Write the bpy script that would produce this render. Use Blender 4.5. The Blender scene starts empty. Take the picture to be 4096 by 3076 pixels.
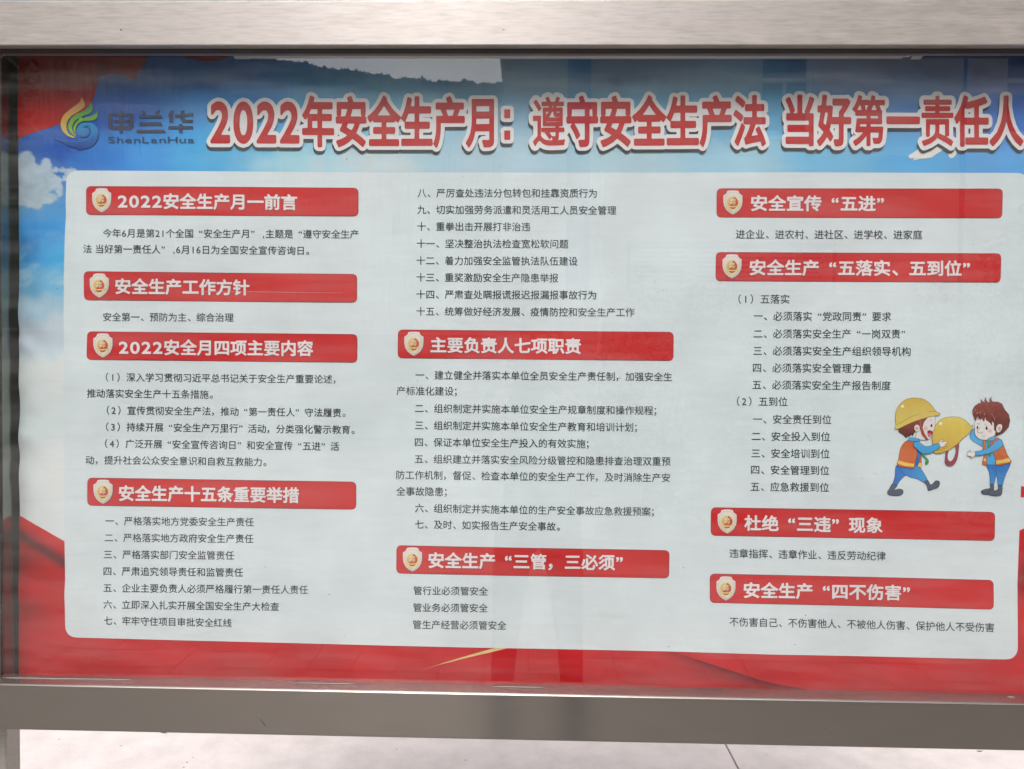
import bpy, bmesh, math, random
import numpy as np
from mathutils import Vector, Matrix
from mathutils.geometry import tessellate_polygon
random.seed(7); rng = np.random.default_rng(7)
C = bpy.context.scene.collection
SC = bpy.context.scene

# ------------------------------------------------------------------ camera
F = 2960.0
def nrm(v): return v/np.linalg.norm(v)
AX = nrm(np.array([0.99969, 0.01009, -0.02265]))          # world X in camera axes (right, down, forward)
DN = np.array([-0.0096, 0.9997, 0.0205]); DN = nrm(DN-AX*DN.dot(AX))
FW = np.cross(AX, DN)
CAM = np.array([0.0, -1.29, 1.50])
cam = bpy.data.cameras.new('camera'); cam_o = bpy.data.objects.new('camera', cam); C.objects.link(cam_o)
cam.sensor_width = 36; cam.lens = F/4096*36; cam.clip_start = 0.02; cam.clip_end = 2000
cx = (AX[0], FW[0], -DN[0]); cy = (AX[1], FW[1], -DN[1]); cz = (AX[2], FW[2], -DN[2])
M = Matrix(((cx[0], -cy[0], -cz[0], CAM[0]), (cx[1], -cy[1], -cz[1], CAM[1]), (cx[2], -cy[2], -cz[2], CAM[2]), (0, 0, 0, 1)))
cam_o.matrix_world = M
SC.camera = cam_o

def ray(px, py):
    px = np.asarray(px, float); py = np.asarray(py, float)
    d = np.stack([(px-2048)/F, (py-1538)/F, np.ones_like(px)], -1)
    return np.stack([d@AX, d@FW, -(d@DN)], -1)
def unp(px, py, Y):
    r = ray(px, py); t = (Y-CAM[1])/r[..., 1]
    return CAM + r*t[..., None]
GLASS_Y = 0.028
def refl(px, py, dist):
    """a point standing `dist` metres in front of the board, seen mirrored in its glass at that pixel"""
    p = unp(px, py, GLASS_Y+dist); p = np.array(p); p[..., 1] = GLASS_Y-dist
    return p

# ------------------------------------------------------------------ world, sun, exposure
w = bpy.data.worlds.new('World'); SC.world = w; w.use_nodes = True
nt = w.node_tree; nt.nodes.clear()
sky = nt.nodes.new('ShaderNodeTexSky'); sky.sky_type = 'NISHITA'; sky.sun_disc = False
SUN_EL, SUN_AZ = 52.0, 190.0
sky.sun_elevation = math.radians(SUN_EL); sky.sun_rotation = math.radians(SUN_AZ)
sky.air_density = 1.0; sky.dust_density = 9.0; sky.ozone_density = 1.0
hs = nt.nodes.new('ShaderNodeHueSaturation'); hs.inputs['Saturation'].default_value = 0.12
bg = nt.nodes.new('ShaderNodeBackground'); bg.inputs['Strength'].default_value = 0.15
wo = nt.nodes.new('ShaderNodeOutputWorld')
nt.links.new(sky.outputs[0], hs.inputs['Color']); nt.links.new(hs.outputs[0], bg.inputs[0]); nt.links.new(bg.outputs[0], wo.inputs[0])
sl = bpy.data.lights.new('sun', 'SUN'); sl.energy = 0.8; sl.angle = math.radians(18); sl.color = (1, 0.96, 0.9)
so = bpy.data.objects.new('sun', sl); C.objects.link(so)
el, az = math.radians(SUN_EL), math.radians(SUN_AZ)
sd = Vector((math.sin(az)*math.cos(el), math.cos(az)*math.cos(el), math.sin(el)))
so.rotation_euler = sd.to_track_quat('Z', 'Y').to_euler(); so.location = (0, -6, 12)
SC.view_settings.view_transform = 'Standard'; SC.view_settings.look = 'None'
SC.view_settings.exposure = 0.2; SC.view_settings.gamma = 1
SC.cycles.max_bounces = 8; SC.cycles.transparent_max_bounces = 8; SC.cycles.glossy_bounces = 4
SC.cycles.sample_clamp_indirect = 6

# ------------------------------------------------------------------ helpers
def s2l(c):
    c = np.asarray(c, float)/255.0
    return np.where(c <= 0.04045, c/12.92, ((c+0.055)/1.055)**2.4)
PK, PF = 1.13, 0.022
def ink(c):
    """printed colour as seen in the photograph -> ink albedo"""
    return np.clip((s2l(c)-PF)*PK, 0.004, 0.86)
def link(o, parent=None):
    C.objects.link(o)
    if parent is not None: o.parent = parent
    return o
def tag(o, label=None, cat=None, group=None, kind=None):
    for k, v in (('label', label), ('category', cat), ('group', group), ('kind', kind)):
        if v: o[k] = v
    return o
def empty(name, loc=(0, 0, 0), **k):
    o = bpy.data.objects.new(name, None); o.location = loc; o.empty_display_size = 0.05; C.objects.link(o); tag(o, **k)
    return o
def mesh_obj(name, V, Fc, mat, parent=None, smooth=False, col=None):
    me = bpy.data.meshes.new(name)
    V = np.asarray(V, float)
    me.from_pydata(V.tolist(), [], Fc)
    if mat: me.materials.append(mat)
    if smooth: me.polygons.foreach_set('use_smooth', [True]*len(me.polygons))
    if col is not None:
        a = me.color_attributes.new('Col', 'FLOAT_COLOR', 'POINT')
        a.data.foreach_set('color', np.concatenate([col, np.ones((len(col), 1))], 1).astype(np.float32).ravel())
    o = bpy.data.objects.new(name, me); link(o, parent)
    if parent is not None: o.matrix_parent_inverse = parent_inv(parent)
    return o
def parent_inv(p):
    m = Matrix.Identity(4); q = p
    while q is not None:
        m = q.matrix_basis_inv() @ m if False else m
        q = None
    return world_of(p).inverted()
def world_of(o):
    m = Matrix.LocRotScale(o.location, o.rotation_euler, o.scale)
    if o.parent is not None: m = world_of(o.parent) @ o.matrix_parent_inverse @ m
    return m
def bm_obj(name, bm, mat, parent=None, smooth=False):
    me = bpy.data.meshes.new(name); bm.to_mesh(me); bm.free()
    if mat: me.materials.append(mat)
    if smooth:
        me.polygons.foreach_set('use_smooth', [True]*len(me.polygons))
    o = bpy.data.objects.new(name, me); link(o, parent)
    if parent is not None: o.matrix_parent_inverse = parent_inv(parent)
    return o
def box_bm(bm, x0, x1, y0, y1, z0, z1, bev=0.0, seg=2):
    r = bmesh.ops.create_cube(bm, size=1)
    vs = r['verts']
    for v in vs:
        v.co = Vector(((x0+x1)/2+v.co.x*(x1-x0), (y0+y1)/2+v.co.y*(y1-y0), (z0+z1)/2+v.co.z*(z1-z0)))
    if bev > 0:
        es = list({e for v in vs for e in v.link_edges})
        bmesh.ops.bevel(bm, geom=es, offset=bev, segments=seg, affect='EDGES', profile=0.5)
def box(name, x0, x1, y0, y1, z0, z1, mat, parent=None, bev=0.0, seg=2):
    bm = bmesh.new(); box_bm(bm, x0, x1, y0, y1, z0, z1, bev, seg)
    return bm_obj(name, bm, mat, parent)
def tube(name, pts, r, mat, parent=None, n=8, taper=None):
    V, Fc = [], []
    pts = [Vector(p) for p in pts]
    for i, p in enumerate(pts):
        d = (pts[min(i+1, len(pts)-1)]-pts[max(i-1, 0)]).normalized()
        u = d.cross(Vector((0.013, 0.3, 1))).normalized()
        if u.length < 0.5: u = Vector((1, 0, 0))
        v = d.cross(u)
        rr = r if taper is None else taper[i]
        for k in range(n):
            a = 2*math.pi*k/n; V.append(p+u*math.cos(a)*rr+v*math.sin(a)*rr)
    for i in range(len(pts)-1):
        for k in range(n):
            a, b = i*n+k, i*n+(k+1) % n
            Fc.append((a, b, b+n, a+n))
    Fc.append(tuple(range(n))[::-1]); Fc.append(tuple(range((len(pts)-1)*n, len(pts)*n)))
    return mesh_obj(name, np.array([tuple(v) for v in V]), Fc, mat, parent, smooth=True)

# materials
def newmat(name):
    m = bpy.data.materials.new(name); m.use_nodes = True
    return m, m.node_tree, m.node_tree.nodes['Principled BSDF']
def pmat(name, col, rough=0.5, metal=0.0, spec=0.5, noise=0.0, nscale=20, bump=0.0, bscale=200, stretch=None):
    m, t, b = newmat(name)
    b.inputs['Base Color'].default_value = (*col, 1); b.inputs['Roughness'].default_value = rough
    b.inputs['Metallic'].default_value = metal; b.inputs['Specular IOR Level'].default_value = spec
    tc = t.nodes.new('ShaderNodeTexCoord'); mp = t.nodes.new('ShaderNodeMapping')
    if stretch: mp.inputs['Scale'].default_value = stretch
    t.links.new(tc.outputs['Object'], mp.inputs['Vector'])
    if noise > 0:
        nz = t.nodes.new('ShaderNodeTexNoise'); nz.inputs['Scale'].default_value = nscale; nz.inputs['Detail'].default_value = 6
        t.links.new(mp.outputs[0], nz.inputs['Vector'])
        mx = t.nodes.new('ShaderNodeMix'); mx.data_type = 'RGBA'
        c = np.array(col)
        mx.inputs['A'].default_value = (*np.clip(c*(1-noise), 0, 1), 1); mx.inputs['B'].default_value = (*np.clip(c*(1+noise), 0, 1), 1)
        t.links.new(nz.outputs['Fac'], mx.inputs['Factor']); t.links.new(mx.outputs['Result'], b.inputs['Base Color'])
    if bump > 0:
        n2 = t.nodes.new('ShaderNodeTexNoise'); n2.inputs['Scale'].default_value = bscale; n2.inputs['Detail'].default_value = 4
        t.links.new(mp.outputs[0], n2.inputs['Vector'])
        bp = t.nodes.new('ShaderNodeBump'); bp.inputs['Strength'].default_value = bump; bp.inputs['Distance'].default_value = 0.002
        t.links.new(n2.outputs['Fac'], bp.inputs['Height']); t.links.new(bp.outputs[0], b.inputs['Normal'])
    return m
def print_mat(name, col=None, rough=0.42):
    """laminated poster print: flat ink with a faint mottling of the paper"""
    m, t, b = newmat(name)
    b.inputs['Roughness'].default_value = rough; b.inputs['Specular IOR Level'].default_value = 0.35
    tc = t.nodes.new('ShaderNodeTexCoord')
    nz = t.nodes.new('ShaderNodeTexNoise'); nz.inputs['Scale'].default_value = 9; nz.inputs['Detail'].default_value = 8
    t.links.new(tc.outputs['Object'], nz.inputs['Vector'])
    mr = t.nodes.new('ShaderNodeMapRange'); mr.inputs['To Min'].default_value = 0.93; mr.inputs['To Max'].default_value = 1.05
    mr.inputs['From Min'].default_value = 0.3; mr.inputs['From Max'].default_value = 0.7
    t.links.new(nz.outputs['Fac'], mr.inputs['Value'])
    mx = t.nodes.new('ShaderNodeVectorMath'); mx.operation = 'SCALE'
    if col is None:
        at = t.nodes.new('ShaderNodeAttribute'); at.attribute_name = 'Col'; t.links.new(at.outputs['Color'], mx.inputs[0])
    else: mx.inputs[0].default_value = tuple(col)
    t.links.new(mr.outputs[0], mx.inputs['Scale']); t.links.new(mx.outputs[0], b.inputs['Base Color'])
    return m

def metal_mat(name, base, rough, dirt, vstretch=True, grainamt=0.10, dust=(0.50, 0.46, 0.43), bump=0.25, aniso=0.8, rvar=0.2, fleck=0.1):
    """brushed stainless steel, grain along X, with a film of dust"""
    m, t, b = newmat(name)
    b.inputs['Metallic'].default_value = 1.0; b.inputs['Anisotropic'].default_value = aniso
    tg = t.nodes.new('ShaderNodeCombineXYZ'); tg.inputs[2 if vstretch else 0].default_value = 1.0; t.links.new(tg.outputs[0], b.inputs['Tangent'])
    tc = t.nodes.new('ShaderNodeTexCoord')
    mp = t.nodes.new('ShaderNodeMapping'); mp.inputs['Scale'].default_value = (1.2, 30, 60) if vstretch else (60, 60, 1.2)
    t.links.new(tc.outputs['Object'], mp.inputs['Vector'])
    g = t.nodes.new('ShaderNodeTexNoise'); g.inputs['Scale'].default_value = 12; g.inputs['Detail'].default_value = 8; g.inputs['Roughness'].default_value = 0.7
    t.links.new(mp.outputs[0], g.inputs['Vector'])
    mp2 = t.nodes.new('ShaderNodeMapping'); mp2.inputs['Scale'].default_value = (2.0, 8, 9)
    t.links.new(tc.outputs['Object'], mp2.inputs['Vector'])
    d = t.nodes.new('ShaderNodeTexNoise'); d.inputs['Scale'].default_value = 6; d.inputs['Detail'].default_value = 9; d.inputs['Roughness'].default_value = 0.65
    t.links.new(mp2.outputs[0], d.inputs['Vector'])
    mp3 = t.nodes.new('ShaderNodeMapping'); mp3.inputs['Scale'].default_value = (5, 60, 42)
    t.links.new(tc.outputs['Object'], mp3.inputs['Vector'])
    sp = t.nodes.new('ShaderNodeTexNoise'); sp.inputs['Scale'].default_value = 5; sp.inputs['Detail'].default_value = 5
    t.links.new(mp3.outputs[0], sp.inputs['Vector'])
    cr = t.nodes.new('ShaderNodeMapRange'); cr.inputs['From Min'].default_value = 0.3; cr.inputs['From Max'].default_value = 0.7
    cr.inputs['To Min'].default_value = 1-grainamt; cr.inputs['To Max'].default_value = 1+grainamt
    t.links.new(g.outputs['Fac'], cr.inputs['Value'])
    cs = t.nodes.new('ShaderNodeMapRange'); cs.inputs['From Min'].default_value = 0.32; cs.inputs['From Max'].default_value = 0.55
    cs.inputs['To Min'].default_value = 1-fleck; cs.inputs['To Max'].default_value = 1.0
    t.links.new(sp.outputs['Fac'], cs.inputs['Value'])
    ml = t.nodes.new('ShaderNodeMath'); ml.operation = 'MULTIPLY'; t.links.new(cr.outputs[0], ml.inputs[0]); t.links.new(cs.outputs[0], ml.inputs[1])
    vm = t.nodes.new('ShaderNodeVectorMath'); vm.operation = 'SCALE'; vm.inputs[0].default_value = base
    t.links.new(ml.outputs[0], vm.inputs['Scale']); t.links.new(vm.outputs[0], b.inputs['Base Color'])
    rr = t.nodes.new('ShaderNodeMapRange'); rr.inputs['From Min'].default_value = 0.3; rr.inputs['From Max'].default_value = 0.7
    rr.inputs['To Min'].default_value = rough*(1-rvar); rr.inputs['To Max'].default_value = rough*(1+rvar)
    t.links.new(d.outputs['Fac'], rr.inputs['Value']); t.links.new(rr.outputs[0], b.inputs['Roughness'])
    bp = t.nodes.new('ShaderNodeBump'); bp.inputs['Strength'].default_value = bump; bp.inputs['Distance'].default_value = 0.0006
    t.links.new(g.outputs['Fac'], bp.inputs['Height']); t.links.new(bp.outputs[0], b.inputs['Normal'])
    # dust: a share of rough diffuse film
    df = t.nodes.new('ShaderNodeBsdfDiffuse'); df.inputs['Color'].default_value = (*dust, 1)
    vd = t.nodes.new('ShaderNodeVectorMath'); vd.operation = 'SCALE'; vd.inputs[0].default_value = dust; t.links.new(ml.outputs[0], vd.inputs['Scale']); t.links.new(vd.outputs[0], df.inputs['Color'])
    ms = t.nodes.new('ShaderNodeMixShader')
    dr = t.nodes.new('ShaderNodeMapRange'); dr.inputs['From Min'].default_value = 0.35; dr.inputs['From Max'].default_value = 0.65
    dr.inputs['To Min'].default_value = dirt*0.75; dr.inputs['To Max'].default_value = dirt*1.2
    t.links.new(d.outputs['Fac'], dr.inputs['Value']); t.links.new(dr.outputs[0], ms.inputs['Fac'])
    out = t.nodes['Material Output']
    t.links.new(b.outputs[0], ms.inputs[1]); t.links.new(df.outputs[0], ms.inputs[2]); t.links.new(ms.outputs[0], out.inputs['Surface'])
    return m

STEEL = metal_mat('brushed_steel', (0.375, 0.33, 0.305), 0.23, 0.05, grainamt=0.07, bump=0.02, rvar=0.03, fleck=0.02, aniso=0.95)
STEEL_TOP = metal_mat('weathered_brushed_steel', (0.31, 0.285, 0.278), 0.38, 0.44, grainamt=0.12, dust=(0.62, 0.555, 0.52), fleck=0.13)
STEEL_IN = metal_mat('polished_steel', (0.25, 0.27, 0.24), 0.13, 0.05, grainamt=0.04)
STEEL_V = metal_mat('post_steel', (0.56, 0.52, 0.48), 0.35, 0.35, vstretch=False)
BLACK = pmat('black_gap', (0.012, 0.013, 0.011), 0.6)
RUBBER = pmat('grey_gasket', (0.12, 0.11, 0.10), 0.55, noise=0.2, nscale=40)
SEAL = pmat('clear_sealant', (0.34, 0.32, 0.31), 0.45, spec=0.2)
PLASTIC = pmat('tube_cap_plastic', (0.62, 0.64, 0.58), 0.4)
TUBEW = pmat('white_glass_tube', (0.80, 0.80, 0.76), 0.18, noise=0.04, nscale=6)
CHROME = pmat('tube_ferrule', (0.7, 0.7, 0.68), 0.25, metal=1.0)

# ------------------------------------------------------------------ ground
def ground_mat(name, col, dark):
    m, t, b = newmat(name)
    b.inputs['Roughness'].default_value = 0.85; b.inputs['Specular IOR Level'].default_value = 0.2
    tc = t.nodes.new('ShaderNodeTexCoord')
    n1 = t.nodes.new('ShaderNodeTexNoise'); n1.inputs['Scale'].default_value = 7; n1.inputs['Detail'].default_value = 9; n1.inputs['Roughness'].default_value = 0.65
    n2 = t.nodes.new('ShaderNodeTexVoronoi'); n2.inputs['Scale'].default_value = 22
    n3 = t.nodes.new('ShaderNodeTexNoise'); n3.inputs['Scale'].default_value = 90; n3.inputs['Detail'].default_value = 4
    for n in (n1, n2, n3): t.links.new(tc.outputs['Object'], n.inputs['Vector'])
    r1 = t.nodes.new('ShaderNodeValToRGB'); r1.color_ramp.elements[0].position = 0.32; r1.color_ramp.elements[1].position = 0.68
    r1.color_ramp.elements[0].color = (*(np.array(col)*0.87), 1); r1.color_ramp.elements[1].color = (*(np.array(col)*1.07), 1)
    t.links.new(n1.outputs['Fac'], r1.inputs[0])
    r2 = t.nodes.new('ShaderNodeValToRGB'); r2.color_ramp.elements[0].position = 0.05; r2.color_ramp.elements[1].position = 0.12
    r2.color_ramp.elements[0].color = (*dark, 1); r2.color_ramp.elements[1].color = (1, 1, 1, 1)
    t.links.new(n2.outputs['Distance'], r2.inputs[0])
    # only some of the cells carry a speck
    r4 = t.nodes.new('ShaderNodeMapRange'); r4.inputs['From Min'].default_value = 0.80; r4.inputs['From Max'].default_value = 0.84
    sp = t.nodes.new('ShaderNodeSeparateColor'); t.links.new(n2.outputs['Color'], sp.inputs[0]); t.links.new(sp.outputs[0], r4.inputs['Value'])
    mx = t.nodes.new('ShaderNodeMix'); mx.data_type = 'RGBA'; mx.blend_type = 'MULTIPLY'
    t.links.new(r4.outputs[0], mx.inputs['Factor']); t.links.new(r1.outputs[0], mx.inputs['A']); t.links.new(r2.outputs[0], mx.inputs['B'])
    t.links.new(mx.outputs['Result'], b.inputs['Base Color'])
    bp = t.nodes.new('ShaderNodeBump'); bp.inputs['Strength'].default_value = 0.5; bp.inputs['Distance'].default_value = 0.004
    t.links.new(n3.outputs['Fac'], bp.inputs['Height']); t.links.new(bp.outputs[0], b.inputs['Normal'])
    return m
CONC = ground_mat('pale_concrete', (0.69, 0.615, 0.605), (0.36, 0.33, 0.31))
SOIL = ground_mat('joint_soil', (0.13, 0.115, 0.09), (0.5, 0.5, 0.5))
gm, gt, gb = newmat('far_ground'); gb.inputs['Base Color'].default_value = (0.16, 0.155, 0.14, 1); gb.inputs['Roughness'].default_value = 0.9
g = mesh_obj('ground', [(-300, -300, -0.02), (300, -300, -0.02), (300, 300, -0.02), (-300, 300, -0.02)], [(0, 1, 2, 3)], SOIL)
tag(g, 'pale ground around and behind the board', kind='structure')
pav = empty('pavement', (0, 2.0, 0)); tag(pav, 'pale pinkish concrete pavement behind the board', kind='structure')
jx, jg = 0.807, 0.0032
xs = [-6.2, -2.7, jx, 4.3, 7.8]
for i in range(4):
    for (ya, yb) in ((0.35, 4.6), (4.606, 9.0)):
        o = box('slab', xs[i]+jg, xs[i+1]-jg, ya, yb, -0.06, 0.0, CONC, pav, bev=0.002, seg=1)
# grass tuft line growing in the joint is too fine to count: leave the soil showing
PAVER = pmat('grey_paver', (0.215, 0.20, 0.18), 0.8, noise=0.25, nscale=9, bump=0.4, bscale=120)
pv = empty('paving', (0, -1.5, 0)); tag(pv, 'grey square paving in front of the board', kind='structure')
box('bedding', -2.45, 2.25, -4.10, -1.16, -0.05, -0.006, pmat('sandy_joint', (0.15, 0.14, 0.125), 0.9), pv)
bm = bmesh.new(); box_bm(bm, -0.1085, 0.1085, -0.1085, 0.1085, -0.045, 0.0, 0.002, 1)
pme = bpy.data.meshes.new('paver'); bm.to_mesh(pme); bm.free(); pme.materials.append(PAVER)
for i in range(21):
    for j in range(13):
        o = bpy.data.objects.new('paver', pme); link(o, pv)
        o.location = (-2.30+i*0.22, -1.28-j*0.22+1.5, random.uniform(-0.0015, 0.001)); o.rotation_euler = (random.uniform(-.003, .003), random.uniform(-.003, .003), 0)
for xa, xb in ((-60, -2.452), (2.252, 60)): mesh_obj('side_strip', [(xa, -4.10, -0.007), (xb, -4.10, -0.007), (xb, -1.16, -0.007), (xa, -1.16, -0.007)], [(0, 1, 2, 3)], PAVER, pv)
mesh_obj('apron', [(-60, -1.158, -0.006), (60, -1.158, -0.006), (60, 0.34, -0.006), (-60, 0.34, -0.006)], [(0, 1, 2, 3)], PAVER, pv)
far = mesh_obj('paving_far', [(-60, -60, -0.010), (60, -60, -0.010), (60, -4.10, -0.010), (-60, -4.10, -0.010)], [(0, 1, 2, 3)], ground_mat('courtyard_concrete', (0.30, 0.285, 0.26), (0.7, 0.7, 0.7)))
far.name = 'courtyard'; tag(far, 'grey courtyard paving reaching to the building', kind='structure')

# ------------------------------------------------------------------ display case
case = empty('notice_board', (0, 0.05, 0)); tag(case, 'stainless steel framed display case with glass front, standing on posts', 'notice board')
def zof(px, py, Y): return float(unp(px, py, Y)[2])
def xof(px, py, Y): return float(unp(px, py, Y)[0])
ZT = (zof(1000, 182, 0)+zof(3000, 181.5, 0))/2
ZB = (zof(200, 2741, 0)+zof(3000, 2794, 0))/2
ZBB = (zof(200, 2922, 0)+zof(3000, 2983.5, 0))/2
ZTT = ZT+0.0785
XL, XR = -1.06, 1.09
XWL = xof(59, 1500, 0.078)              # left inner wall
XJ = xof(-22, 1500, GLASS_Y)
print('ZT', ZT, 'ZB', ZB, 'ZBB', ZBB, 'XWL', XWL, 'XJ', XJ)
box('top_rail', XL, XR, 0.0, 0.045, ZT, ZTT, STEEL_TOP, case, bev=0.0025, seg=3)
box('bottom_rail', XL, XR, 0.0, 0.045, ZBB, ZB, STEEL, case, bev=0.0035, seg=4)
box('side_jamb', XL, XJ-0.002, 0.002, 0.045, ZB, ZT, STEEL_V, case, bev=0.002)
box('side_jamb', 1.03, XR, 0.002, 0.045, ZB, ZT, STEEL_V, case, bev=0.002)
PY = 0.078                              # poster plane
box('glazing_strip', XJ, 1.03, 0.0125, GLASS_Y-0.0005, ZT-0.0026, ZT+0.0002, pmat('brown_glazing_strip', (0.05, 0.043, 0.036), 0.5, noise=0.3, nscale=30), case, bev=0.0006)
box('inner_ceiling', XWL, 1.02, 0.0452, PY+0.02, ZT+0.02, ZT+0.032, STEEL_IN, case)
box('inner_floor', XWL, 1.02, 0.0452, PY+0.02, ZB-0.055, ZB-0.045, STEEL_IN, case)
box('inner_wall', XWL-0.01, XWL, 0.0452, PY+0.02, ZB-0.04, ZT+0.015, STEEL_IN, case)
box('inner_wall', 1.02, 1.03, 0.0452, PY+0.02, ZB-0.04, ZT+0.015, STEEL_IN, case)
box('back_panel', XWL-0.03, 1.05, PY+0.021, PY+0.035, ZB-0.07, ZT+0.06, BLACK, case)
box('case_top', XL+0.01, XR-0.01, 0.046, 0.16, ZT+0.033, ZTT-0.004, STEEL, case)
xp = xof(84, 2960, 0.095)
for (a, b_) in ((xp-0.075, xp), (0.99, 1.065)):
    box('support_post', a, b_, 0.055, 0.095, 0.0, ZBB+0.02, STEEL_V, case, bev=0.004, seg=3)
# glass
m, t, b = newmat('window_glass'); t.nodes.remove(b)
fr = t.nodes.new('ShaderNodeFresnel'); fr.inputs['IOR'].default_value = 1.64
ge = t.nodes.new('ShaderNodeNewGeometry')
k1 = t.nodes.new('ShaderNodeMath'); k1.operation = 'MULTIPLY'; k1.inputs[1].default_value = 1.9; k1.use_clamp = True
inv = t.nodes.new('ShaderNodeMath'); inv.operation = 'SUBTRACT'; inv.inputs[0].default_value = 1.0
k2 = t.nodes.new('ShaderNodeMath'); k2.operation = 'MULTIPLY'
t.links.new(fr.outputs[0], k1.inputs[0]); t.links.new(ge.outputs['Backfacing'], inv.inputs[1])
t.links.new(k1.outputs[0], k2.inputs[0]); t.links.new(inv.outputs[0], k2.inputs[1])
tr = t.nodes.new('ShaderNodeBsdfTransparent'); tr.inputs[0].default_value = (0.975, 0.973, 0.975, 1)
gl = t.nodes.new('ShaderNodeBsdfGlossy'); gl.inputs['Roughness'].default_value = 0.012
mg = t.nodes.new('ShaderNodeMixShader')
t.links.new(k2.outputs[0], mg.inputs[0]); t.links.new(tr.outputs[0], mg.inputs[1]); t.links.new(gl.outputs[0], mg.inputs[2])
# a thin film of dust and wipe marks on the pane
tc = t.nodes.new('ShaderNodeTexCoord'); mp = t.nodes.new('ShaderNodeMapping'); mp.inputs['Scale'].default_value = (1.0, 1, 7); mp.inputs['Rotation'].default_value = (0, 0.22, 0)
nz = t.nodes.new('ShaderNodeTexNoise'); nz.inputs['Scale'].default_value = 4.5; nz.inputs['Detail'].default_value = 9; nz.inputs['Roughness'].default_value = 0.62
t.links.new(tc.outputs['Object'], mp.inputs[0]); t.links.new(mp.outputs[0], nz.inputs['Vector'])
mr = t.nodes.new('ShaderNodeMapRange'); mr.inputs['From Min'].default_value = 0.42; mr.inputs['From Max'].default_value = 0.8
mr.inputs['To Min'].default_value = 0.006; mr.inputs['To Max'].default_value = 0.06
t.links.new(nz.outputs['Fac'], mr.inputs['Value'])
df = t.nodes.new('ShaderNodeBsdfDiffuse'); df.inputs[0].default_value = (0.6, 0.6, 0.6, 1)
m2 = t.nodes.new('ShaderNodeMixShader'); t.links.new(mr.outputs[0], m2.inputs[0]); t.links.new(mg.outputs[0], m2.inputs[1]); t.links.new(df.outputs[0], m2.inputs[2])
t.links.new(m2.outputs[0], t.nodes['Material Output'].inputs['Surface'])
GLASS = m
box('glass_pane', XJ-0.01, 1.04, GLASS_Y, GLASS_Y+0.005, ZB-0.02, ZT+0.015, GLASS, case)
# sealant beads along the lower edge of the pane, and a wavy one at the top
def bead(px0, px1, py0, py1, r, amp=0.0):
    n = max(4, int((px1-px0)/40)); P = []
    for i in range(n+1):
        f = i/n; p = unp(px0+(px1-px0)*f, py0+(py1-py0)*f, GLASS_Y-0.0015)
        P.append((p[0], p[1], p[2]+random.uniform(-amp, amp)))
    return tube('sealant_bead', P, r, SEAL, case, n=6, taper=[r*0.3]+[r]*(n-1)+[r*0.3])
bead(8, 530, 2710.5, 2719, 0.0006, 0.0001)
bead(1180, 1430, 2731, 2736, 0.0007, 0.0001)
bead(1968, 2180, 2746, 2750, 0.0007)
bead(4030, 4060, 2787, 2789, 0.0007)
bead(0, 260, 208, 205, 0.0007, 0.0002)
bead(900, 2000, 207, 206.5, 0.0007, 0.0005)
bead(3850, 3970, 201, 200.5, 0.0006, 0.0001)
# round corner screw cup at the left end of the pane
p = unp(-1, 212, GLASS_Y-0.002); P = [(p[0]+0.0075*math.cos(a), p[1], p[2]+0.0075*math.sin(a)) for a in np.linspace(0, 2*math.pi, 20)]
tube('screw_ring', P, 0.0008, SEAL, case, n=6)
def scuff(pts, r, name='scuff_mark'):
    P = [tuple(unp(a, b_, -0.0002)) for a, b_ in pts]; tube(name, P, r, RUBBER, case, n=5, taper=[r*.3]+[r]*(len(P)-2)+[r*.3])
scuff([(1034, 2858), (1042, 2876), (1052, 2892), (1064, 2906)], 0.0010); scuff([(3308, 2918), (3330, 2917), (3350, 2919)], 0.0009); scuff([(640, 2929), (655, 2931), (668, 2932)], 0.0012)
scuff([(3905, 3003), (3918, 3005), (3930, 3004)], 0.0012); scuff([(480, 118), (484, 119), (488, 119)], 0.0012); scuff([(2010, 120), (2018, 117)], 0.0012); scuff([(2725, 151), (2728, 153)], 0.0010)
tube('scratch', [tuple(unp(a, b_, GLASS_Y-0.0004)) for a, b_ in ((800, 1166), (1000, 1167), (1200, 1170), (1372, 1172))], 0.00028, SEAL, case, n=5)
p = unp(650, 2928, 0.002); 
# ------------------------------------------------------------------ fluorescent tube inside the case
YT = 0.054; rT = 0.013
x0t, x1t = xof(938, 215, YT), xof(3686, 215, YT); zt = zof(2300, 235, YT)+rT+0.0005
tl = empty('fluorescent_tube', ((x0t+x1t)/2, YT, zt)); tag(tl, 'unlit white fluorescent tube mounted inside the top of the display case', 'tube light')
def cyl_x(name, xa, xb, y, z, r, mat, parent, n=24):
    return tube(name, [(xa, y, z), (xa+(xb-xa)*0.02 if xb-xa < 0.1 else xa+0.001, y, z), (xb-0.001, y, z), (xb, y, z)], r, mat, parent, n=n, taper=[r*0.92, r, r, r*0.92])
cyl_x('glass_tube', x0t+0.026, x1t-0.026, YT, zt, rT, TUBEW, tl)
cyl_x('end_cap', x0t, x0t+0.028, YT, zt, rT*1.04, PLASTIC, tl)
cyl_x('end_cap', x1t-0.018, x1t, YT, zt, rT*1.04, PLASTIC, tl)
cyl_x('ferrule', x1t-0.034, x1t-0.0185, YT, zt, rT*1.03, CHROME, tl)
for xx in (x0t+0.018, x1t-0.035):
    bm = bmesh.new(); box_bm(bm, xx, xx+0.016, YT-rT-0.003, YT+rT+0.003, zt-rT*0.55, ZT+0.0195, 0.001, 1)
    bm_obj('clip', bm, CHROME, tl)

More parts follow.
